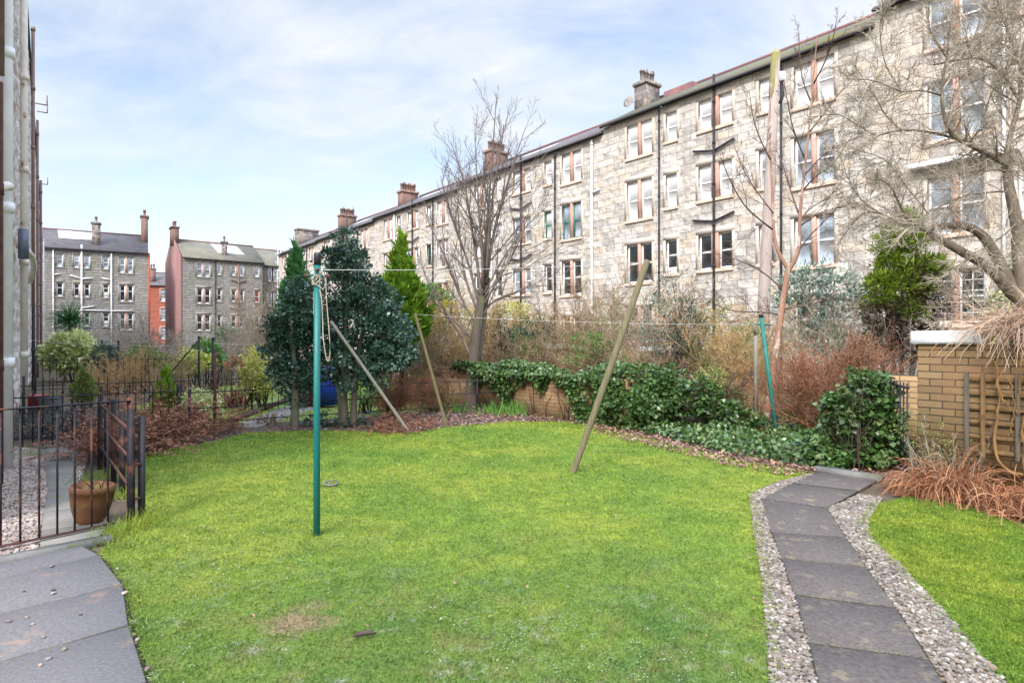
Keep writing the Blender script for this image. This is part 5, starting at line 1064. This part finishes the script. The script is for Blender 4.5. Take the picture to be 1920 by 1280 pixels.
# thick ivy hedge mass continuing right of the wall
base=G(1270,800);t=plant('ivy','dense dark ivy bank swelling behind the thick slanting prop','ivy',base);r=RG(52);mb=MB()
C,Rd=ells(10.6,[(1150,725,60,40,.6),(1210,715,60,40,.4),(1260,735,60,50,.2),(1310,745,55,44),(1230,765,70,36),(1350,770,46,34,-.2),(1160,760,46,30,.3),(1390,790,40,24,-.4)],.45);crown(mb,r,C,Rd,300,34,.13,.07,.06,.5,-.2,.6);mb.build('leaves',mIVY,t)
mb=MB();shrub(mb,r,G(1250,800),.9,.9,26,[(6,.2,1,.7,.4,.6,4,.2,0,3,.004)],.01);mb.build('stems',mBK_DRK,t)
# ground cover
r=RG(53);mb=MB();gp=GP([(1120,800),(1180,808),(1300,838),(1400,860),(1500,876),(1560,884),(1640,880),(1640,820),(1560,800),(1440,775),(1300,770),(1150,775)]);p=sample(r,ccw(gp),26000);N=len(p);ed=r.random(N)
leaves(mb,r,np.c_[p,r.random(N)**1.4*.13+.02],unit(rdir(r,N)*.8+np.array([0,-.3,.1])),unit(rdir(r,N)*.4+np.array([0,-.25,1])),r.uniform(.045,.085,N),r.uniform(.04,.07,N),.06);struct(mb.build('ivy_ground_cover',mIVY),'stuff')
# ivy mound by the gate
base=G(1625,890);t=plant('ivy','tall rounded ivy mound covering a post beside the iron gate','ivy',base);r=RG(54);mb=MB()
C,Rd=ells(7.55,[(1625,730,44,38),(1642,770,50,54),(1598,785,52,52),(1655,825,38,50),(1605,850,58,38),(1553,845,40,36),(1672,850,18,38),(1575,770,36,40),(1540,870,26,18)],.36);crown(mb,r,C,Rd,430,32,.10,.062,.058,.6,-.35,.7);mb.build('leaves',mIVY,t)
mb=MB();shrub(mb,r,base+np.array([0,.3,0]),1.1,.6,18,[(8,.2,1,.7,.4,.6,4,.2,0,3,.003)],.012);mb.build('stems',mBK_DRK,t)
# climbing ivy on the nearest tenement
r=RG(55);mb=MB();n=9000;iv=[];x=r.uniform(-.2,13,n)
# tenement-local coordinates -> world
ca,sa=math.cos(angT),math.sin(angT);o2=tx(-9.56)
def locT(x,y,z): return np.stack([o2[0]+ca*x-sa*y,o2[1]+sa*x+ca*y,z],-1)
x=3.35+r.random(n)*7.5;zt_v=3.2+2.7*np.clip((x-3.3)/1.6,0,1)+.5*np.sin(x*3);z=r.random(n)**.9*zt_v;k=(x>3.95)|((z<4.2)&(r.random(n)<.5));x,z=x[k],z[k];N=len(x)
P=locT(x,-r.uniform(.03,.22,N),z);ivy_on(mb,r,P,np.array([-.787,-.617,0.]),.16,.14)
base=locT(np.array(5.),np.array(-.1),np.array(0.));t=plant('ivy','pale green ivy climbing the nearest tenement wall, right of the many paned window','ivy',base);mb.build('leaves',mIVYL,t)
mb=MB();k=14;Pq=grow(r,locT(3.9+r.random(k)*5,np.full(k,-.05),np.zeros(k)),np.tile([0,0,1.],(k,1)),r.uniform(2,4.6,k),9,.08);mb.tubes(Pq,taper(np.full(k,.02),np.full(k,.006),9),5);mb.build('stems',mBK_DRK,t)
# ---- dead climber over the brick wall
r=RG(56);dw=dW;nw=np.array([-.787,-.617])
def wp(px,py,o=.09):
    s=sW(px);Yq=cw[1]+dW[1]*s;q=W(px,py,Yq);return np.array([cw[0]+dW[0]*s+nw[0]*o,cw[1]+dW[1]*s+nw[1]*o,q[2]])
base=wp(1905,890);base[2]=0;t=plant('climbing_vine','dead climbing vine trained up the trellis and spilling over the brick wall','vine',base)
mb=MB()
for pts,rr,o in(([(1990,905),(1920,885),(1893,880),(1873,850),(1872,800),(1880,740),(1876,695)],.022,.09),([(1876,700),(1874,670),(1890,640),(1905,612)],.018,.1),([(1876,695),(1872,680),(1850,665),(1848,655),(1862,640),(1885,615),(1910,600)],.009,.12),([(1880,735),(1900,765),(1925,772),(1960,770)],.011,.1),([(1874,770),(1850,775),(1842,785)],.006,.1),([(1880,700),(1900,715),(1910,760),(1904,790),(1902,810)],.008,.12),([(1915,640),(1918,700),(1912,760)],.009,.1),([(1930,900),(1925,800),(1932,720),(1925,640)],.014,.1)):
    P=respline([wp(a,b_,o) for a,b_ in pts],20);P+=r.normal(size=P.shape)*.007;mb.tubes(P[None],taper(np.array([rr*.78]),np.array([rr*.55]),20)*r.uniform(.8,1.2,(1,21)),7,cap=False)
mb.build('stem',mBK_VIN,t,True)
mb=MB();n=1700;s=np.where(r.random(n)<.5,.6+r.random(n)*.45,.9+r.random(n)*2.3);st=np.c_[cw[0]+dW[0]*s+nw[0]*r.uniform(-.3,.08,n),cw[1]+dW[1]*s+nw[1]*r.uniform(-.3,.08,n),1.6+.10*r.random(n)+.16*np.clip(s-.7,0,1)*r.random(n)];d=rdir(r,n);d[:,2]*=.5;d[:,:2]+=nw*.5
Pq=grow(r,st,unit(d),r.uniform(.15,.65,n),7,.14,0,.3);mb.tubes(Pq,taper(r.uniform(.002,.005,n),np.full(n,.0015),7),4,r.random(n),cap=False)
mb.build('dead_stems',mBK_DV,t)
# dead stems heaped over the wall top further right continue as a low thatch
# ---- dry grasses at the brick wall foot
def drygrass(lb,px,py,n,h,sp,mat,seed,lean=(0,0),name='dry_grass',grp=None,wd=.009,grav=.55):
    wd*=1.5;n=int(n*.7);h*=.95;grav*=1.25
    r=RG(seed);g=G(px,py);t=plant(name,lb,'dry grass',g,grp);s=np.tile(g,(n,1));s[:,:2]+=r.normal(size=(n,2))*sp;d=rdir(r,n)*.7;d[:,2]=np.abs(d[:,2])+.45;d[:,:2]+=np.array(lean);mb=MB()
    strips(mb,r,s,unit(d),h*r.uniform(.5,1.2,n),wd*r.uniform(.6,1.2,n),8,grav,.1);mb.build('blades',mat,t);return t
drygrass('tallest clump of bleached dry grass against the yellow brick wall',1790,935,850,.62,.08,mSTRAW,61,(.0,-.05),wd=.008)
drygrass('flattened reddish dry grass sprawling onto the path end',1745,928,620,.5,.09,mSTRAW,62,(-.75,-.1),wd=.008,grav=.7)
drygrass('collapsed dry grass spreading right along the foot of the brick wall',1880,958,800,.46,.12,mSTRAW,63,(.35,-.4),wd=.009,grav=.7)
drygrass('low reddish dry grass heap at the right frame edge',1985,985,500,.5,.12,mFERN,64,(.1,-.3),grav=.7)
mb=MB();r=RG(65);g=G(1760,925);t=plant('wispy_shrub','wispy green stemmed shrub in front of the brick wall corner','shrub',g)
shrub(mb,r,g,.75,1.1,16,[(7,.2,1,.5,.35,.6,4,.14,0,3,.0022),(4,.2,1,.6,.5,.7,3,.15,0,3,.0016)],.004,.45,.1);mb.build('stems',mTW_OLV,t)
mb=MB();C,Rd=ells(g[1],[(1740,830,60,60),(1780,840,60,50),(1700,790,40,40)],.22);crown(mb,r,C,Rd,90,8,.08,.022,.010,.3,.3,.3);mb.build('leaves',mOLIVE,t)
# ---- ferns / bracken beds on the left and centre
def ferns(lb,pts,n,h,seed,mat=mFERN,cat='dead fern',wd=.02,grav=.5,lean=(0,0)):
    r=RG(seed);P=ccw(GP(pts));c=sum(P)/len(P);t=plant('dead_fern',lb,cat,c);s=sample(r,P,n*3)[:n];n=len(s);s=np.c_[s,np.full(n,.01)];d=rdir(r,n)*.9;d[:,2]=np.abs(d[:,2])+.35;d[:,:2]+=np.array(lean);mb=MB()
    Q=strips(mb,r,s,unit(d),h*r.uniform(.5,1.2,n),.006,8,grav,.09)
    k=Q.shape[1];i=np.repeat(np.arange(n),26);tt=r.uniform(.2,1,len(i))*(k-1.01);j=tt.astype(int);f=(tt-j)[:,None];q=Q[i,j]*(1-f)+Q[i,j+1]*f;tg=unit(Q[i,j+1]-Q[i,j]);sd=unit(np.cross(tg,np.array([0,0,1.])+rdir(r,len(i))*.5));sg=np.where(r.random(len(i))<.5,-1,1)[:,None]
    leaves(mb,r,q,unit(sd*sg+tg*.5+np.array([0,0,-.25])),unit(rdir(r,len(i))*.5+np.array([0,0,1])),.075*(1.2-tt/(k))*h/.6,wd,.05,np.repeat(r.random(n),26));mb.build('fronds',mat,t);return t
ferns('heap of collapsed rust brown ferns behind the short return fence',[(140,872),(190,830),(270,812),(330,838),(270,860),(200,878)],320,.95,71,grav=.3)
ferns('rust brown dead ferns trailing along the lawn edge below the slim conifer',[(270,800),(350,790),(440,805),(420,818),(380,836),(300,838)],230,.85,72,grav=.3)
ferns('orange brown fern litter at the foot of the silvery prop',[(690,800),(740,790),(800,795),(835,800),(770,815),(715,818)],130,.5,73,wd=.016,grav=.8)
ferns('small reddish brown dead fern by the ivy wall foot',[(1060,775),(1085,765),(1110,775),(1090,790)],24,.35,74)
# ---- shrub helper: bare stems + optional leaves
def bush(name,lb,px,py,Y,htop,spread,stems,mat,seed,leafmat=None,lf=None,r0=.01,lean=.45,cat='shrub',grp=None,lv=None,lw=(.05,.025),ncl=80,nlf=12,up=.03,foot=.12,cr=.14):
    r=RG(seed);base=np.array([*W(px,700,Y)[:2],0]) if Y else G(px,py);Y=base[1];t=plant(name,lb,cat,base,grp);h=W(px,htop,Y)[2];mb=MB()
    shrub(mb,r,base,h*1.08,spread,stems,lv or [(8,.12,1,.5,.4,.6,5,.13,.02,3,.0035*max(1,Y/11)),(6,.15,1,.6,.52,.65,4,.15,0,3,.0028*max(1,Y/11)),(4,.2,1,.6,.52,.65,3,.15,0,3,.0023*max(1,Y/11))],r0,lean,.1,6,up,foot);mb.build('stems',mat,t)
    if leafmat:
        mb=MB();C,Rd=ells(Y,lf,None);crown(mb,r,C,Rd,ncl,nlf,cr,lw[0],lw[1],.3,.3,.4);mb.build('leaves',leafmat,t)
    return t
TG='shrubs of the winter thicket'
bush('shrub','ochre twiggy shrub just left of the bare tree trunk',835,0,16.5,560,1.,34,mTW_OCH,81,mOLIVE,[(830,620,50,50),(800,650,40,40)],grp=TG,ncl=110)
bush('shrub','brown twiggy shrub with scattered olive leaves, behind the green stained prop',790,0,15.8,590,1.,30,mTW_BRN,82,mOLIVE,[(780,640,45,50),(770,690,40,40)],grp=TG,ncl=90)
bush('shrub','reddish bramble with fine wine twigs between the two leaning props',735,0,12.6,690,1.1,34,mTW_RED,83,None,None,grp=TG,r0=.006)
bush('shrub','low reddish bramble at the foot of the bare tree',815,0,13.6,700,1.2,30,mTW_RED,84,mOLIVE,[(820,740,50,30)],grp=TG,r0=.006,ncl=40)
bush('shrub','wide golden ochre shrub behind the bare tree, topped with yellow green leaves',955,0,18.5,572,1.15,40,mTW_OCH,85,mOLIVE,[(950,600,70,35),(1000,620,50,40),(900,620,40,50)],grp=TG,ncl=170,nlf=14,lw=(.07,.04))
bush('shrub','tangled brown shrub right of the bare tree, above the ivy wall peak',1000,0,16.2,615,1.1,36,mTW_BRN,86,mOLIVE,[(990,650,60,40)],grp=TG,ncl=110)
bush('shrub','tall ochre whips behind the short bin wall, left of the thick prop',1085,0,16.0,560,.8,30,mTW_BRN,87,mOLIVE,[(1085,640,50,50)],grp=TG,ncl=80,up=.05)
bush('shrub','tall ochre whips reaching up behind the thick slanting prop',1140,0,15.2,540,.85,34,mTW_BRN,88,mOLIVE,[(1140,610,60,70)],grp=TG,ncl=110,up=.05)
bush('shrub','orange brown thicket right of the loose blue green shrub',1335,0,13.8,570,1.1,40,mTW_OCH,89,mOLIVE,[(1330,600,60,50),(1360,650,60,50)],grp=TG,ncl=150)
bush('shrub','dense orange brown shrub around the leaning teal pole top',1405,0,12.8,590,1.1,38,mTW_OCH,90,mOLIVE,[(1400,650,50,60)],grp=TG,ncl=100)
bush('shrub','dull brown brushwood low in front of the leaning teal pole',1345,0,11.2,690,1.2,26,mTW_BRN,91,mOLIVE,[(1340,740,50,30)],grp=TG,ncl=30,r0=.007)
bush('shrub','ochre brown shrub directly behind the bare tree trunk',890,0,17.5,590,1.,34,mTW_OCH,151,mOLIVE,[(890,630,40,40)],grp=TG,ncl=100)
bush('shrub','pale ochre shrub between the two short bin walls',1060,0,18.5,590,1.1,36,mTW_OCH,152,mOLIVE,[(1060,640,60,40)],grp=TG,ncl=110)
bush('shrub','brown twiggy shrub under the loose blue green shrub',1215,0,13.2,630,1.1,34,mTW_BRN,153,mOLIVE,[(1215,680,50,30)],grp=TG,ncl=40)
bush('shrub','tall pale whips behind the loose blue green shrub',1225,0,17.,545,1.,36,mTW_OLV,154,None,None,grp=TG,up=.05)
bush('evergreen_shrub','dark bushy undergrowth below the slack line, left of the leaning teal pole',1345,0,10.9,690,1.,14,mBK_DRK,155,mOLIVE,[(1310,735,50,36),(1370,745,46,36),(1340,710,36,26)],ncl=150,nlf=16,lw=(.05,.025))
bush('evergreen_shrub','loose olive green shrub in the thicket behind the thick slanting prop',1120,0,14.6,630,1.,12,mTW_BRN,156,mGREENY,[(1110,650,46,34),(1150,670,40,30),(1090,680,34,26)],ncl=110,nlf=13,lw=(.06,.03))
bush('evergreen_shrub','dull green shrub low behind the ivy, right of the second bin wall',1300,0,13.0,640,1.,12,mTW_BRN,157,mOLIVE,[(1300,665,36,34),(1330,690,36,30)],ncl=120,nlf=14,lw=(.055,.028))
bush('shrub','olive brown shrub between the orange barked tree and the shaggy conifer',1590,0,11.5,560,1.1,34,mTW_OLV,92,mOLIVE,[(1590,640,50,50),(1630,650,40,50)],grp=TG,ncl=120,lw=(.045,.02))
bush('shrub','dense red brown twiggy shrub behind the ivy ground cover',1555,0,10.0,630,1.35,84,mTW_RED,93,mTW_RED,[(1540,700,90,50),(1600,680,50,40),(1500,720,50,50),(1620,660,50,44)],r0=.009,ncl=520,lw=(.04,.016),grp=TG,lv=[(8,.12,1,.55,.4,.6,5,.13,.02,3,.003),(6,.15,1,.6,.5,.65,4,.15,0,3,.0023),(4,.2,1,.6,.5,.65,3,.15,0,3,.002)])
bush('evergreen_shrub','loose blue green evergreen shrub on thin dark stems',1262,0,12.9,545,.8,14,mBK_DRK,94,mBLUEG,[(1235,570,35,35),(1275,575,40,40),(1225,625,42,45),(1275,640,45,50),(1315,610,30,40),(1240,675,34,30),(1250,530,20,25)],ncl=190,nlf=16,lw=(.05,.022))
bush('evergreen_shrub','wide silvery green rhododendron behind the orange barked tree',1535,0,14.2,500,1.,16,mBK_DRK,95,mSILV,[(1520,520,50,35),(1570,540,46,40),(1500,580,50,50),(1560,600,56,50),(1610,570,30,40),(1530,640,60,40),(1480,540,30,40)],ncl=230,nlf=15,lw=(.13,.038),cr=.22)
bush('evergreen_shrub','dark green rounded shrub half buried in the ochre thicket',985,0,17.4,600,.8,10,mBK_DRK,96,mBLUEG,[(975,640,40,45),(945,660,36,40),(1020,625,30,30)],ncl=170,nlf=16,lw=(.08,.04))
bush('evergreen_shrub','dark green shrub beside the bright conifer, behind the thicket',818,0,18.5,545,.8,10,mBK_DRK,97,mGREENY,[(810,550,26,24),(830,560,20,20)],ncl=80,nlf=16,lw=(.09,.05))
bush('forsythia','yellow flowered shrub right of the bright conifer',828,0,17.2,572,.8,14,mTW_OLV,98,mFORS,[(822,590,28,26),(812,620,20,30),(848,578,18,18),(818,670,12,24)],ncl=75,nlf=13,lw=(.07,.05),cat='yellow shrub')
bush('forsythia','yellow green shrub top behind the bare tree, under the small windows',915,0,19.5,570,.8,10,mTW_OLV,99,mGOLD,[(960,580,46,14),(890,590,30,16)],ncl=90,nlf=10,lw=(.08,.05),cat='yellow shrub')
# reed clump, greens
def greens(lb,px,py,n,h,sp,seed,mat=mGREENY,name='spring_bulbs',cat='plant',wd=.014,grav=.25):
    r=RG(seed);g=G(px,py);t=plant(name,lb,cat,g);s=np.tile(g,(n,1));s[:,:2]+=r.normal(size=(n,2))*sp;d=rdir(r,n)*.5;d[:,2]=np.abs(d[:,2])+1.2;mb=MB();strips(mb,r,s,unit(d),h*r.uniform(.6,1.1,n),wd,6,grav,.06);mb.build('leaves',mat,t);return t
greens('fresh green bulb leaves at the foot of the ivy wall, right hand clump',968,778,150,.32,.17,101)
greens('fresh green bulb leaves left of the ivy wall, just right of the tree trunk',925,776,110,.28,.15,102)
greens('small bright green weeds at the foot of the bare tree',862,774,90,.26,.14,103)
greens('low green plants behind the green stained prop',800,770,70,.2,.2,104)
# ---- left gardens
def globe(name,lb,px,Y,C,mat,seed,ncl,nlf,lw,cat='shrub',cr=.14,shell=.7,stem=mBK_DRK):
    r=RG(seed);base=np.array([*W(px,700,Y)[:2],0]);t=plant(name,lb,cat,base);mb=MB();Ce,Rd=ells(Y,C);crown(mb,r,Ce,Rd,ncl,nlf,cr,lw[0],lw[1],shell,.2,.7);mb.build('leaves',mat,t)
    mb=MB();shrub(mb,r,base,Ce[:,2].max(),.6,8,[(5,.3,1,.6,.4,.6,4,.1,.02,3,.006)],.025);mb.build('stems',stem,t);return t
globe('golden_shrub','clipped golden yellow shrub left of the smaller holly',485,13.8,[(482,690,30,42),(495,710,34,42),(470,715,20,30)],mGOLD,111,260,22,(.05,.035),shell=.8)
globe('variegated_shrub','large cream variegated shrub under the spiky palm',135,24,[(135,648,40,28),(110,668,30,24),(160,665,26,26),(130,680,44,18)],mVARI,112,230,20,(.17,.09),cr=.22)
globe('laurel','spotted yellow laurel bush behind the dead fern bed',372,12.2,[(370,752,30,20),(350,765,22,18),(395,765,18,18)],mVARI,113,110,14,(.07,.035))
globe('lavender_bush','dark lavender bush in front of the picket railing',105,9.9,[(60,800,44,28),(110,795,50,32),(160,785,40,30),(190,800,20,24)],mLAV,114,300,26,(.06,.009),cat='lavender')
globe('evergreen_shrub','blue green shrub behind the slim dark washing pole',208,21,[(200,665,24,26),(215,685,26,20)],mBLUEG,115,110,14,(.12,.05))
globe('golden_shrub','yellow flowered low shrub behind the black braced pole',362,18.5,[(358,672,24,18),(380,680,22,18),(350,690,26,14)],mGOLD,116,110,14,(.1,.05))
globe('evergreen_shrub','fresh green round shrub behind the black washing poles',388,20,[(385,655,22,22),(400,668,18,20)],mGREENY,117,100,14,(.11,.05))
globe('evergreen_shrub','dark green mound in the middle of the far garden',275,23,[(270,670,34,20),(300,680,26,16)],mOLIVE,118,120,14,(.12,.05))
def cordy(lb,px,pc,Y,rad,seed,stem_px):
    r=RG(seed);c=W(px,pc,Y);base=np.array([c[0],c[1],0]);t=plant('cordyline_palm',lb,'palm',base);mb=MB();mb.tubes(np.array([[base,(base+c)/2,c]]),np.array([[.13,.1,.1]]),8);mb.build('trunk',mBK_GRY,t,True)
    n=420;d=rdir(r,n);d[:,2]=d[:,2]*.8+.35;mb=MB();strips(mb,r,np.tile(c,(n,1))+rdir(r,n)*.12,unit(d),rad*r.uniform(.7,1.1,n),rad*.045,5,.22,.03);mb.build('fronds',mPALM,t)
cordy('spiky green cordyline palm before the white pipes of the grey block',132,602,34,1.15,121,4)
cordy('smaller spiky cordyline palm behind the black washing poles',424,634,36,.95,122,4)
r=RG(123);g=np.array([*W(436,700,13.2)[:2],0]);t=plant('hydrangea','hydrangea with dry tan flower heads near the thick black pole','hydrangea',g);mb=MB();shrub(mb,r,g,1.2,.7,12,[(3,.4,1,.4,.3,.6,4,.1,.02,3,.004)],.008);mb.build('stems',mTW_BRN,t)
mb=MB();C,Rd=ells(13.2,[(437,672,7,6),(447,675,7,6),(430,688,6,5),(452,683,5,5),(441,680,6,5),(424,682,5,5)]);crown(mb,r,C,Rd,60,14,.04,.035,.03,.6,.2,.7);mb.build('flower_heads',mHYDR,t)
r=RG(124);g=np.array([*W(440,700,14.4)[:2],0]);t=plant('red_phormium','dark red spiky plant at the foot of the golden shrub','plant',g);n=120;d=rdir(r,n)*.8;d[:,2]=np.abs(d[:,2])+.7;mb=MB();strips(mb,r,np.tile(g,(n,1))+np.c_[r.normal(size=(n,2))*.12,np.zeros(n)],unit(d),.62*r.uniform(.6,1.1,n),.028,6,.3);mb.build('fronds',mREDL,t)
for lb,px,Y,top,st,mt,sd in (('bare purple brown shrub in front of the grey block with the palm',255,30,598,30,mTW_OLV,131),('bare pale shrub at the foot of the red gable',300,34,615,26,mTW_GRY,132),('bare brown shrub left of the smaller cordyline palm',345,28,630,30,mTW_OLV,133),('large bare shrub before the grey block with the red gable',465,32,575,40,mTW_OLV,134),('tangle of bare hydrangea stems behind the second picket railing',255,19,655,34,mTW_OCH,135),('russet bare shrub behind the slim bright dwarf conifer',320,17.5,668,30,mTW_BRN,136),('brown bare shrub left of the variegated shrub',205,18,668,30,mTW_OCH,137),('bare greyish shrub between the golden shrub and the black pole',430,22,640,30,mTW_OLV,138),('thin bare shrub beside the smaller holly, against the grey block',505,24,560,30,mTW_BRN,139),('small brown tangle by the lawn edge under the smaller holly',505,11.6,768,12,mTW_BRN,140)):
    bush('shrub',lb,px,0,Y,top,1.1,st,mt,sd,None,None,r0=.012*max(1,Y/18),grp='bare shrubs of the far gardens',foot=.01*Y,lv=[(8,.12,1,.55,.4,.6,5,.13,.02,3,.0002*Y),(6,.15,1,.6,.5,.65,4,.15,0,3,.00016*Y),(4,.2,1,.6,.5,.65,3,.15,0,3,.00013*Y)])
# low holly suckers round the trunks
globe('holly_sucker','low holly suckers round the foot of the large holly trunks',640,11.15,[(615,785,26,16),(650,790,30,14),(585,795,20,12),(690,785,16,16)],mHOLLY,141,60,12,(.055,.035),cr=.09)
globe('evergreen_shrub','small green shrub between the holly and the reddish bramble',690,13.2,[(680,735,24,22),(700,745,20,16)],mGREENY,142,60,12,(.06,.035))

# dead leaves scattered where the ivy meets the lawn
r=RG(160);mb=MB();p=sample(r,ccw(GP([(1100,796),(1220,820),(1320,846),(1420,866),(1520,880),(1560,890),(1480,896),(1380,880),(1260,850),(1120,815)])),5200);N=len(p);d=rdir(r,N);d[:,2]*=.4;leaves(mb,r,np.c_[p,r.uniform(.02,.06,N)],d,rdir(r,N)*.5+np.array([0,0,1]),r.uniform(.03,.065,N),r.uniform(.02,.04,N));struct(mb.build('leaf_litter',mLIT),'stuff')
